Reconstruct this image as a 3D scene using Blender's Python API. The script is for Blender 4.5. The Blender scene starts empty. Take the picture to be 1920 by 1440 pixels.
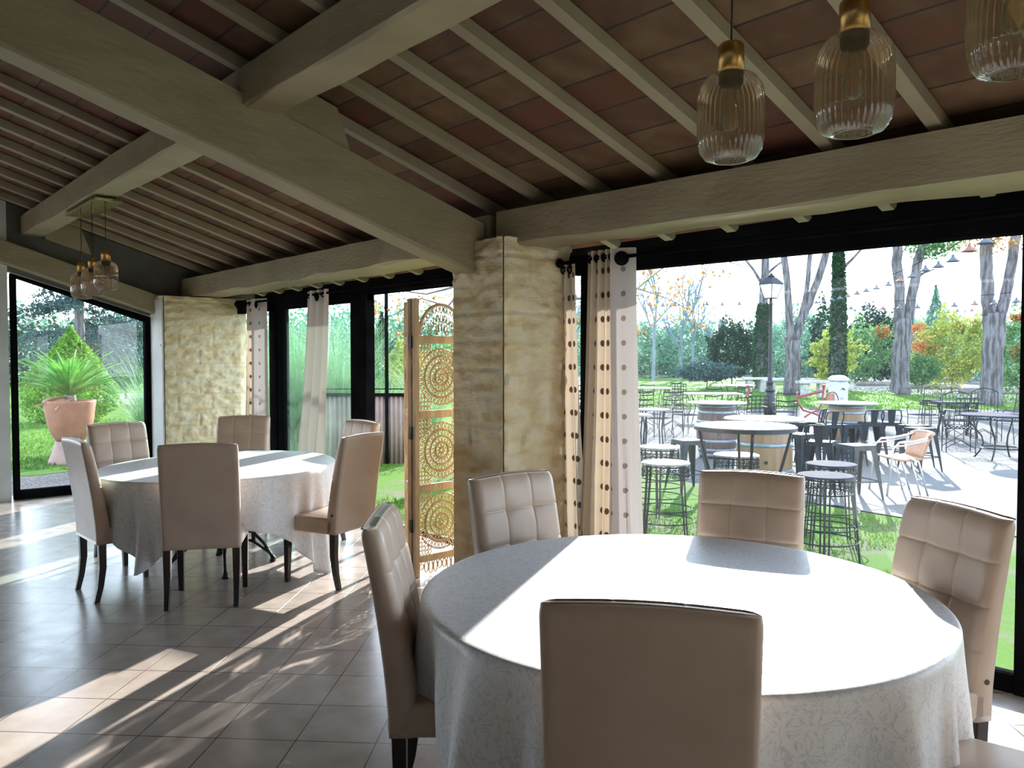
import bpy, bmesh, math, random
import numpy as np
from math import sin, cos, pi, radians, sqrt, atan2, tan, hypot
from mathutils import Vector, Matrix, noise, Euler

random.seed(7)
RNG = np.random.default_rng(11)
SC = bpy.context.scene
COL = SC.collection

# ------------------------------------------------------------------ camera
F_PX, CAM_H = 1480.0, 1.55
PITCH = math.atan(48 / F_PX)
TH = radians(48.3)                      # the heading is 48.3 deg left of +Y (the garden side)
FW = Vector((-sin(TH), cos(TH), 0)); RT = Vector((cos(TH), sin(TH), 0))
cam_d = bpy.data.cameras.new('camera'); cam = bpy.data.objects.new('camera', cam_d); COL.objects.link(cam)
cam.location = (0, 0, CAM_H)
cam.rotation_euler = (pi / 2 - PITCH, 0, TH)
cam_d.sensor_fit = 'HORIZONTAL'; cam_d.sensor_width = 36; cam_d.lens = F_PX / 1920 * 36
cam_d.clip_start = 0.05; cam_d.clip_end = 400
SC.camera = cam

# ------------------------------------------------------------------ light
SC.view_settings.view_transform = 'Standard'; SC.view_settings.look = 'None'
SC.view_settings.gamma = 1; SC.view_settings.use_curve_mapping = False
SC.view_settings.exposure = 2.1
SUN_DIR = Vector((-0.468, 0.810, 0.350)).normalized()
sd = bpy.data.lights.new('sun', 'SUN'); sd.energy = 3.6; sd.angle = radians(0.6); sd.color = (1, 0.96, 0.9)
sun = bpy.data.objects.new('sun', sd); COL.objects.link(sun)
sun.rotation_euler = SUN_DIR.to_track_quat('Z', 'Y').to_euler()
W = bpy.data.worlds.new('sky'); SC.world = W; W.use_nodes = True
wn = W.node_tree; wn.nodes.clear()
def N(t, kind, **kw):
    n = t.nodes.new(kind)
    for k, v in kw.items():
        if k in n.inputs.keys() if hasattr(n.inputs, 'keys') else False: n.inputs[k].default_value = v
        else: setattr(n, k, v)
    return n
wo = wn.nodes.new('ShaderNodeOutputWorld'); wb = wn.nodes.new('ShaderNodeBackground')
tc = wn.nodes.new('ShaderNodeTexCoord'); sx = wn.nodes.new('ShaderNodeSeparateXYZ')
rp = wn.nodes.new('ShaderNodeValToRGB')
wn.links.new(tc.outputs['Generated'], sx.inputs[0]); wn.links.new(sx.outputs['Z'], rp.inputs[0])
e = rp.color_ramp.elements          # bright haze low in the sky, dimmer overhead
e[0].position = 0.0; e[0].color = (0.82, 0.91, 1.0, 1); e[1].position = 1.0; e[1].color = (0.16, 0.22, 0.32, 1)
e.new(0.30).color = (0.66, 0.79, 0.96, 1); e.new(0.6).color = (0.24, 0.32, 0.45, 1)
wn.links.new(rp.outputs[0], wb.inputs[0]); wb.inputs[1].default_value = 1.75
wn.links.new(wb.outputs[0], wo.inputs[0])

# ------------------------------------------------------------------ materials
MATS = {}
def nt(name):
    m = bpy.data.materials.new(name); m.use_nodes = True; t = m.node_tree
    b = t.nodes['Principled BSDF']; MATS[name] = m
    return m, t, b
def noisy(name, c1, c2, scale=6, rough=0.6, bump=0.0, bscale=None, metal=0.0, detail=4, lo=0.35, hi=0.65, spec=0.5, stretch=None, coord='Object', dist=0.02):
    m, t, b = nt(name)
    co = t.nodes.new('ShaderNodeTexCoord')
    src = co.outputs[coord]
    if stretch:
        mp = t.nodes.new('ShaderNodeMapping'); mp.inputs['Scale'].default_value = stretch
        t.links.new(src, mp.inputs[0]); src = mp.outputs[0]
    nz = t.nodes.new('ShaderNodeTexNoise'); nz.inputs['Scale'].default_value = scale; nz.inputs['Detail'].default_value = detail
    t.links.new(src, nz.inputs['Vector'])
    r = t.nodes.new('ShaderNodeValToRGB'); r.color_ramp.elements[0].position = lo; r.color_ramp.elements[1].position = hi
    r.color_ramp.elements[0].color = (*c1, 1); r.color_ramp.elements[1].color = (*c2, 1)
    t.links.new(nz.outputs[0], r.inputs[0]); t.links.new(r.outputs[0], b.inputs['Base Color'])
    b.inputs['Roughness'].default_value = rough; b.inputs['Metallic'].default_value = metal
    b.inputs['Specular IOR Level'].default_value = spec
    if bump:
        n2 = t.nodes.new('ShaderNodeTexNoise'); n2.inputs['Scale'].default_value = bscale or scale * 3; n2.inputs['Detail'].default_value = 5
        t.links.new(src, n2.inputs['Vector'])
        bp = t.nodes.new('ShaderNodeBump'); bp.inputs['Strength'].default_value = bump; bp.inputs['Distance'].default_value = dist
        t.links.new(n2.outputs[0], bp.inputs['Height']); t.links.new(bp.outputs[0], b.inputs['Normal'])
    return m
def leafmat(name, cols, scale=3.0, trans=0.35, rough=0.6, boost=.45):
    """leaf colours vary from leaf to leaf and clump to clump; light passes through the leaves"""
    m, t, b = nt(name)
    co = t.nodes.new('ShaderNodeTexCoord')
    nz = t.nodes.new('ShaderNodeTexNoise'); nz.inputs['Scale'].default_value = scale; nz.inputs['Detail'].default_value = 8; nz.inputs['Roughness'].default_value = 0.75
    t.links.new(co.outputs['Object'], nz.inputs['Vector'])
    r = t.nodes.new('ShaderNodeValToRGB'); e = r.color_ramp.elements
    while len(e) < len(cols): e.new(0.5)
    for i, c in enumerate(cols):
        c = tuple(boost * q for q in c)
        e[i].position = 0.34 + 0.32 * i / max(1, len(cols) - 1); e[i].color = (*c, 1)
    t.links.new(nz.outputs[0], r.inputs[0]); t.links.new(r.outputs[0], b.inputs['Base Color'])
    b.inputs['Roughness'].default_value = rough; b.inputs['Specular IOR Level'].default_value = 0.25
    tr = t.nodes.new('ShaderNodeBsdfTranslucent'); t.links.new(r.outputs[0], tr.inputs[0])
    mx = t.nodes.new('ShaderNodeMixShader'); mx.inputs[0].default_value = trans
    t.links.new(b.outputs[0], mx.inputs[1]); t.links.new(tr.outputs[0], mx.inputs[2])
    t.links.new(mx.outputs[0], t.nodes['Material Output'].inputs[0])
    return m
def glassmat(name, tint=(0.96, 0.98, 0.98), veil=0.02, refl=1.0, veil_col=(0.75, 0.88, 1)):
    m, t, b = nt(name); t.nodes.remove(b)
    tr = t.nodes.new('ShaderNodeBsdfTransparent'); tr.inputs[0].default_value = (*tint, 1)
    gl = t.nodes.new('ShaderNodeBsdfGlossy'); gl.inputs['Roughness'].default_value = 0.0
    fr = t.nodes.new('ShaderNodeFresnel'); fr.inputs[0].default_value = 1.42
    mu = t.nodes.new('ShaderNodeMath'); mu.operation = 'MULTIPLY'; mu.inputs[1].default_value = refl
    t.links.new(fr.outputs[0], mu.inputs[0])
    mx = t.nodes.new('ShaderNodeMixShader'); t.links.new(mu.outputs[0], mx.inputs[0])
    t.links.new(tr.outputs[0], mx.inputs[1]); t.links.new(gl.outputs[0], mx.inputs[2])
    du = t.nodes.new('ShaderNodeBsdfTranslucent'); du.inputs[0].default_value = (*veil_col, 1)
    m2 = t.nodes.new('ShaderNodeMixShader'); m2.inputs[0].default_value = veil  # pale translucent share: haze and glare put into panes, milkiness in lamp glass
    t.links.new(mx.outputs[0], m2.inputs[1]); t.links.new(du.outputs[0], m2.inputs[2])
    t.links.new(m2.outputs[0], t.nodes['Material Output'].inputs[0])
    return m

noisy('paint', (0.27, 0.22, 0.13), (0.33, 0.275, 0.17), 2.2, 0.55, 0.25, 14, stretch=(1, 1, 3))
noisy('rafter_paint', (0.25, 0.205, 0.13), (0.30, 0.25, 0.165), 3, 0.6, 0.15, 20)
noisy('plaster', (0.55, 0.56, 0.53), (0.65, 0.65, 0.62), 3, 0.8, 0.35, 90, dist=0.01)
noisy('black', (0.005, 0.005, 0.006), (0.009, 0.009, 0.010), 4, 0.8, 0.0, spec=0.0)
noisy('greyboard', (0.10, 0.10, 0.09), (0.14, 0.14, 0.125), 3, 0.8)
noisy('leather', (0.45, 0.335, 0.255), (0.52, 0.395, 0.305), 5, 0.36, 0.12, 160, dist=0.003)
noisy('darkwood', (0.010, 0.006, 0.005), (0.022, 0.011, 0.009), 8, 0.35, stretch=(1, 1, 0.2))
noisy('iron', (0.010, 0.011, 0.012), (0.022, 0.022, 0.022), 20, 0.45, metal=0.3)
noisy('iron_green', (0.012, 0.03, 0.028), (0.03, 0.05, 0.045), 20, 0.5, metal=0.3)
noisy('gunmetal', (0.018, 0.022, 0.025), (0.032, 0.037, 0.042), 9, 0.6, spec=.05)
noisy('gunmetal_grey', (0.05, 0.056, 0.06), (0.08, 0.086, 0.09), 9, 0.6, spec=.05)
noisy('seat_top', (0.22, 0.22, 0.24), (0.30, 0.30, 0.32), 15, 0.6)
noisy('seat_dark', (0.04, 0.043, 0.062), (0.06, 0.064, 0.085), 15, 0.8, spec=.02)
noisy('tabletop_pale', (0.27, 0.24, 0.20), (0.36, 0.33, 0.29), 9, 0.4, stretch=(1, 6, 1))
noisy('brass', (0.50, 0.30, 0.10), (0.58, 0.36, 0.13), 8, 0.3, metal=1.0)
noisy('brass_plate', (0.62, 0.60, 0.38), (0.70, 0.66, 0.42), 5, 0.12, metal=1.0)
noisy('rubber', (0.01, 0.01, 0.01), (0.02, 0.02, 0.02), 8, 0.5)
noisy('alu', (0.72, 0.74, 0.76), (0.8, 0.82, 0.84), 30, 0.25, metal=0.9)
noisy('rattan', (0.42, 0.20, 0.10), (0.55, 0.29, 0.15), 60, 0.5, 0.4, 150)
noisy('barrel_dark', (0.07, 0.035, 0.028), (0.15, 0.075, 0.06), 5, 0.6, 0.4, 20, stretch=(5, 5, 0.4))
noisy('barrel_tan', (0.22, 0.115, 0.05), (0.30, 0.175, 0.085), 4, 0.5, 0.2, 20, stretch=(5, 5, 0.4))
noisy('hoop', (0.17, 0.24, 0.29), (0.25, 0.32, 0.37), 12, 0.4, metal=0.4)
noisy('concrete', (0.13, 0.125, 0.115), (0.165, 0.16, 0.15), 1.3, 0.95, 0.2, 30, detail=8)
noisy('whitestone', (0.42, 0.44, 0.46), (0.50, 0.52, 0.54), 8, 0.7)
noisy('greystone', (0.30, 0.30, 0.28), (0.5, 0.48, 0.44), 8, 0.9, 0.5, 20)
noisy('red_paint', (0.20, 0.02, 0.02), (0.28, 0.035, 0.03), 10, 0.45)
noisy('bark', (0.07, 0.06, 0.062), (0.20, 0.185, 0.19), 9, 0.9, 1.0, 16, stretch=(1, 1, 0.16), dist=0.12, lo=0.4, hi=0.6)
noisy('twig', (0.10, 0.09, 0.09), (0.16, 0.15, 0.14), 9, 0.9)
noisy('greenwood', (0.16, 0.19, 0.09), (0.24, 0.27, 0.13), 9, 0.9)
noisy('terracotta', (0.32, 0.13, 0.075), (0.40, 0.18, 0.11), 5, 0.75)
noisy('terracotta_pale', (0.34, 0.21, 0.185), (0.40, 0.26, 0.235), 5, 0.8)
noisy('dry_frond', (0.42, 0.26, 0.14), (0.6, 0.4, 0.28), 9, 0.8)
noisy('corrugated', (0.26, 0.18, 0.15), (0.33, 0.24, 0.20), 4, 0.7)
noisy('log', (0.20, 0.17, 0.14), (0.32, 0.28, 0.24), 4, 0.9, 0.5, 20)
noisy('lampshade', (0.07, 0.085, 0.10), (0.12, 0.135, 0.15), 9, 0.5)
noisy('lamp_red', (0.22, 0.09, 0.07), (0.30, 0.14, 0.10), 9, 0.5)
noisy('milkglass', (0.75, 0.80, 0.88), (0.85, 0.88, 0.93), 9, 0.3)
noisy('screenwood', (0.66, 0.49, 0.29), (0.80, 0.64, 0.42), 12, 0.7, 0.3, 60, stretch=(1, 1, 0.3), lo=0.4, hi=0.6)
noisy('screenedge', (0.16, 0.09, 0.06), (0.30, 0.19, 0.13), 12, 0.7, 0.3, 60)
glassmat('glass', (0.90, 0.945, 0.96), 0.007)
glassmat('glass_side', (0.95, 0.98, 0.97), 0.006, 1.3)
glassmat('glass_tint', (0.66, 0.88, 0.82), 0.02, 1.0, (.7, 1, .92))
glassmat('lampglass', (0.82, 0.71, 0.57), 0.08, 1.5, (.9, .72, .5))
MATS['lampglass'].node_tree.nodes['Fresnel'].inputs[0].default_value = 1.6
leafmat('leaf_pine', [(0.02, 0.05, 0.04), (0.05, 0.11, 0.09), (0.10, 0.20, 0.15)], 2.5)
leafmat('leaf_spruce', [(0.03, 0.08, 0.08), (0.08, 0.18, 0.17), (0.20, 0.34, 0.32)], 2.5, 0.2)
leafmat('leaf_cone', [(0.06, 0.17, 0.015), (0.16, 0.36, 0.03), (0.30, 0.52, 0.06)], 4, 0.3, boost=.85)
leafmat('leaf_ivy', [(0.02, 0.08, 0.03), (0.05, 0.16, 0.06), (0.10, 0.26, 0.10)], 4)
leafmat('leaf_dark', [(0.02, 0.06, 0.035), (0.04, 0.11, 0.06), (0.09, 0.18, 0.10)], 1.5)
leafmat('leaf_mid', [(0.05, 0.14, 0.05), (0.12, 0.26, 0.09), (0.25, 0.40, 0.14)], 1.5, boost=.9)
leafmat('leaf_yellow', [(0.10, 0.22, 0.05), (0.36, 0.42, 0.07), (0.55, 0.52, 0.10)], 1.5, boost=.85)
leafmat('leaf_autumn', [(0.12, 0.22, 0.05), (0.40, 0.40, 0.08), (0.60, 0.14, 0.05), (0.50, 0.05, 0.03)], 1.5, boost=.85)
leafmat('leaf_plane', [(0.45, 0.45, 0.10), (0.65, 0.45, 0.10), (0.55, 0.22, 0.06), (0.4, 0.14, 0.08)], 5, 0.5)
leafmat('leaf_haze', [(0.10, 0.24, 0.17), (0.18, 0.36, 0.24), (0.30, 0.48, 0.36)], 1.0, boost=.85)  # distance haze put into the leaf colour as paler, bluer greens
leafmat('pampas', [(0.10, 0.24, 0.10), (0.22, 0.40, 0.18), (0.50, 0.62, 0.40)], 3, 0.35, boost=1.0)
leafmat('cycad', [(0.05, 0.20, 0.03), (0.13, 0.38, 0.06), (0.24, 0.56, 0.08)], 5, 0.3, 0.35, boost=1.0)
leafmat('grassblade', [(0.10, 0.28, 0.02), (0.20, 0.46, 0.04), (0.36, 0.58, 0.09)], 2, 0.4)
noisy('lawn', (0.05, 0.14, 0.012), (0.13, 0.23, 0.04), 2.2, 0.95, 0.6, 40, detail=10, lo=0.3, hi=0.7, spec=.1)
noisy('gravel', (0.07, 0.065, 0.062), (0.23, 0.215, 0.205), 26, 0.95, 0.9, 40, detail=10, spec=.1)
noisy('sandpath', (0.30, 0.28, 0.25), (0.38, 0.355, 0.32), 5, 0.95, 0.3, 40, detail=10, spec=.1)
noisy('leaflitter', (0.16, 0.11, 0.08), (0.34, 0.25, 0.19), 30, 0.9)

# patchy lawn near the glass: grass worn through to gravel
m, t, b = nt('lawn_patchy')
co = t.nodes.new('ShaderNodeTexCoord')
n1 = t.nodes.new('ShaderNodeTexNoise'); n1.inputs['Scale'].default_value = 1.6; n1.inputs['Detail'].default_value = 9; n1.inputs['Roughness'].default_value = 0.7
n2 = t.nodes.new('ShaderNodeTexNoise'); n2.inputs['Scale'].default_value = 40; n2.inputs['Detail'].default_value = 5
for n_ in (n1, n2): t.links.new(co.outputs['Object'], n_.inputs['Vector'])
r1 = t.nodes.new('ShaderNodeValToRGB'); r1.color_ramp.elements[0].position = 0.50; r1.color_ramp.elements[1].position = 0.62
r2 = t.nodes.new('ShaderNodeValToRGB'); r2.color_ramp.elements[0].color = (0.05, 0.13, 0.010, 1); r2.color_ramp.elements[1].color = (0.11, 0.20, 0.03, 1)
r3 = t.nodes.new('ShaderNodeValToRGB'); r3.color_ramp.elements[0].color = (0.10, 0.095, 0.06, 1); r3.color_ramp.elements[1].color = (0.21, 0.19, 0.14, 1)
mx = t.nodes.new('ShaderNodeMix'); mx.data_type = 'RGBA'
t.links.new(n1.outputs[0], r1.inputs[0]); t.links.new(n2.outputs[0], r2.inputs[0]); t.links.new(n2.outputs[0], r3.inputs[0])
t.links.new(r1.outputs[0], mx.inputs[0]); t.links.new(r2.outputs[0], mx.inputs[6]); t.links.new(r3.outputs[0], mx.inputs[7])
t.links.new(mx.outputs[2], b.inputs['Base Color']); b.inputs['Roughness'].default_value = 0.95; b.inputs['Specular IOR Level'].default_value = 0.05
bp = t.nodes.new('ShaderNodeBump'); bp.inputs['Strength'].default_value = 0.8; t.links.new(n2.outputs[0], bp.inputs['Height']); t.links.new(bp.outputs[0], b.inputs['Normal'])

# floor tiles: 33 cm squares laid at 45 degrees
m, t, b = nt('floor_tiles')
g = t.nodes.new('ShaderNodeNewGeometry')
mp = t.nodes.new('ShaderNodeMapping'); mp.vector_type = 'TEXTURE'; mp.inputs['Location'].default_value = (-2.7065, 1.2075, 0); mp.inputs['Rotation'].default_value = (0, 0, radians(44.63))
t.links.new(g.outputs['Position'], mp.inputs[0])
br = t.nodes.new('ShaderNodeTexBrick'); br.offset = 0; br.squash = 1
br.inputs['Scale'].default_value = 1; br.inputs['Brick Width'].default_value = 0.33; br.inputs['Row Height'].default_value = 0.33
br.inputs['Mortar Size'].default_value = 0.0028; br.inputs['Mortar Smooth'].default_value = 0.1
br.inputs['Color1'].default_value = (0.46, 0.395, 0.35, 1); br.inputs['Color2'].default_value = (0.50, 0.435, 0.385, 1); br.inputs['Mortar'].default_value = (0.07, 0.045, 0.035, 1)
t.links.new(mp.outputs[0], br.inputs['Vector'])
nz = t.nodes.new('ShaderNodeTexNoise'); nz.inputs['Scale'].default_value = 7; nz.inputs['Detail'].default_value = 6; t.links.new(g.outputs['Position'], nz.inputs['Vector'])
rr = t.nodes.new('ShaderNodeMapRange'); rr.inputs['From Min'].default_value = 0.3; rr.inputs['From Max'].default_value = 0.7; rr.inputs['To Min'].default_value = 0.86; rr.inputs['To Max'].default_value = 1.1
t.links.new(nz.outputs[0], rr.inputs[0])
mu = t.nodes.new('ShaderNodeVectorMath'); mu.operation = 'SCALE'; t.links.new(br.outputs['Color'], mu.inputs[0]); t.links.new(rr.outputs[0], mu.inputs['Scale'])
t.links.new(mu.outputs[0], b.inputs['Base Color'])
r4 = t.nodes.new('ShaderNodeMapRange'); r4.inputs['To Min'].default_value = 0.16; r4.inputs['To Max'].default_value = 0.32; t.links.new(nz.outputs[0], r4.inputs[0])
t.links.new(r4.outputs[0], b.inputs['Roughness']); b.inputs['Specular IOR Level'].default_value = 0.8
bp = t.nodes.new('ShaderNodeBump'); bp.inputs['Strength'].default_value = 0.5; bp.inputs['Distance'].default_value = 0.003; bp.invert = True
t.links.new(br.outputs['Fac'], bp.inputs['Height']); t.links.new(bp.outputs[0], b.inputs['Normal'])

# terracotta ceiling boards
m, t, b = nt('roof_tiles')
g = t.nodes.new('ShaderNodeNewGeometry'); mp = t.nodes.new('ShaderNodeMapping'); mp.inputs['Location'].default_value = (-0.08, -0.025, 0)
t.links.new(g.outputs['Position'], mp.inputs[0])
br = t.nodes.new('ShaderNodeTexBrick'); br.offset = 0; br.inputs['Scale'].default_value = 1
br.inputs['Brick Width'].default_value = 0.48; br.inputs['Row Height'].default_value = 0.231; br.inputs['Mortar Size'].default_value = 0.006
br.inputs['Color1'].default_value = (0.20, 0.20, 0.2, 1); br.inputs['Color2'].default_value = (0.9, 0.9, 0.9, 1); br.inputs['Mortar'].default_value = (0.3, 0.3, 0.3, 1)
t.links.new(mp.outputs[0], br.inputs['Vector'])
sp = t.nodes.new('ShaderNodeSeparateColor'); t.links.new(br.outputs['Color'], sp.inputs[0])
nz = t.nodes.new('ShaderNodeTexNoise'); nz.inputs['Scale'].default_value = 7; nz.inputs['Detail'].default_value = 4; t.links.new(g.outputs['Position'], nz.inputs['Vector'])
ad = t.nodes.new('ShaderNodeMath'); ad.operation = 'ADD'; t.links.new(sp.outputs[0], ad.inputs[0]); t.links.new(nz.outputs[0], ad.inputs[1])
hf = t.nodes.new('ShaderNodeMath'); hf.operation = 'MULTIPLY'; hf.inputs[1].default_value = 0.5; t.links.new(ad.outputs[0], hf.inputs[0])
rp = t.nodes.new('ShaderNodeValToRGB'); e = rp.color_ramp.elements; e.new(0.5)
e[0].position = 0.3; e[0].color = (0.125, 0.030, 0.014, 1); e[1].position = 0.50; e[1].color = (0.088, 0.038, 0.019, 1); e[2].position = 0.70; e[2].color = (0.15, 0.085, 0.038, 1)
t.links.new(hf.outputs[0], rp.inputs[0])
mx = t.nodes.new('ShaderNodeMix'); mx.data_type = 'RGBA'; t.links.new(br.outputs['Fac'], mx.inputs[0]); t.links.new(rp.outputs[0], mx.inputs[6]); mx.inputs[7].default_value = (0.03, 0.02, 0.018, 1)
t.links.new(mx.outputs[2], b.inputs['Base Color']); b.inputs['Roughness'].default_value = 0.75
bp = t.nodes.new('ShaderNodeBump'); bp.inputs['Strength'].default_value = 0.8; bp.inputs['Distance'].default_value = 0.01; bp.invert = True
t.links.new(br.outputs['Fac'], bp.inputs['Height']); t.links.new(bp.outputs[0], b.inputs['Normal'])

# rough limestone
m, t, b = nt('stone')
g = t.nodes.new('ShaderNodeNewGeometry')
n1 = t.nodes.new('ShaderNodeTexNoise'); n1.inputs['Scale'].default_value = 5.5; n1.inputs['Detail'].default_value = 6
n2 = t.nodes.new('ShaderNodeTexNoise'); n2.inputs['Scale'].default_value = 24; n2.inputs['Detail'].default_value = 8; n2.inputs['Roughness'].default_value = 0.7
mps = t.nodes.new('ShaderNodeMapping'); mps.inputs['Scale'].default_value = (1, 1, 2.2); t.links.new(g.outputs['Position'], mps.inputs[0])
for n_ in (n1, n2): t.links.new(mps.outputs[0], n_.inputs['Vector'])
rp = t.nodes.new('ShaderNodeValToRGB'); e = rp.color_ramp.elements; e.new(0.5)
e[0].position = 0.36; e[0].color = (0.78, 0.61, 0.34, 1); e[1].position = 0.5; e[1].color = (0.84, 0.71, 0.46, 1); e[2].position = 0.66; e[2].color = (0.87, 0.78, 0.57, 1)
t.links.new(n1.outputs[0], rp.inputs[0]); t.links.new(rp.outputs[0], b.inputs['Base Color']); b.inputs['Roughness'].default_value = 0.9
bp = t.nodes.new('ShaderNodeBump'); bp.inputs['Strength'].default_value = 0.9; bp.inputs['Distance'].default_value = 0.015
t.links.new(n2.outputs[0], bp.inputs['Height']); t.links.new(bp.outputs[0], b.inputs['Normal'])

# white damask tablecloth (woven scrolls differ in sheen and tone)
m, t, b = nt('damask')
co = t.nodes.new('ShaderNodeTexCoord'); n1 = t.nodes.new('ShaderNodeTexNoise'); n1.inputs['Scale'].default_value = 16; n1.inputs['Detail'].default_value = 3; n1.inputs['Distortion'].default_value = 2.6
t.links.new(co.outputs['Object'], n1.inputs['Vector'])
rp = t.nodes.new('ShaderNodeValToRGB'); e = rp.color_ramp.elements; e.new(0.5)
e[0].position = 0.46; e[0].color = (0.80, 0.80, 0.81, 1); e[1].position = 0.50; e[1].color = (0.60, 0.60, 0.63, 1); e[2].position = 0.54; e[2].color = (0.80, 0.80, 0.81, 1)
t.links.new(n1.outputs[0], rp.inputs[0]); t.links.new(rp.outputs[0], b.inputs['Base Color'])
b.inputs['Roughness'].default_value = 0.42; b.inputs['Sheen Weight'].default_value = 0.2
bp = t.nodes.new('ShaderNodeBump'); bp.inputs['Strength'].default_value = 0.25; bp.inputs['Distance'].default_value = 0.003
t.links.new(n1.outputs[0], bp.inputs['Height']); t.links.new(bp.outputs[0], b.inputs['Normal'])

# curtains: cream cloth printed with round dots, light shines through
def dotmat(name, base, dot, per=(0.13, 0.155), r=0.022, trans=0.35):
    m, t, b = nt(name)
    uv = t.nodes.new('ShaderNodeUVMap')
    d = t.nodes.new('ShaderNodeVectorMath'); d.operation = 'DIVIDE'; d.inputs[1].default_value = (per[0], per[1], 1); t.links.new(uv.outputs[0], d.inputs[0])
    fr = t.nodes.new('ShaderNodeVectorMath'); fr.operation = 'FRACTION'; t.links.new(d.outputs[0], fr.inputs[0])
    sb = t.nodes.new('ShaderNodeVectorMath'); sb.operation = 'SUBTRACT'; sb.inputs[1].default_value = (0.5, 0.5, 0); t.links.new(fr.outputs[0], sb.inputs[0])
    ml = t.nodes.new('ShaderNodeVectorMath'); ml.operation = 'MULTIPLY'; ml.inputs[1].default_value = (per[0], per[1], 0); t.links.new(sb.outputs[0], ml.inputs[0])
    ln = t.nodes.new('ShaderNodeVectorMath'); ln.operation = 'LENGTH'; t.links.new(ml.outputs[0], ln.inputs[0])
    lt = t.nodes.new('ShaderNodeMath'); lt.operation = 'LESS_THAN'; lt.inputs[1].default_value = r; t.links.new(ln.outputs['Value'], lt.inputs[0])
    mx = t.nodes.new('ShaderNodeMix'); mx.data_type = 'RGBA'; mx.inputs[6].default_value = (*base, 1); mx.inputs[7].default_value = (*dot, 1); t.links.new(lt.outputs[0], mx.inputs[0])
    t.links.new(mx.outputs[2], b.inputs['Base Color']); b.inputs['Roughness'].default_value = 0.85
    tr = t.nodes.new('ShaderNodeBsdfTranslucent'); t.links.new(mx.outputs[2], tr.inputs[0])
    ms = t.nodes.new('ShaderNodeMixShader'); ms.inputs[0].default_value = trans
    t.links.new(b.outputs[0], ms.inputs[1]); t.links.new(tr.outputs[0], ms.inputs[2]); t.links.new(ms.outputs[0], t.nodes['Material Output'].inputs[0])
dotmat('curtain_dots', (0.64, 0.53, 0.41), (0.09, 0.045, 0.025), (0.125, 0.155), 0.021, .2)
dotmat('curtain_border', (0.62, 0.56, 0.54), (0.28, 0.22, 0.19), (0.16, 0.155), 0.018, 0.12)
dotmat('curtain_plain', (0.66, 0.575, 0.53), (0.66, 0.575, 0.53), trans=0.08)

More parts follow.
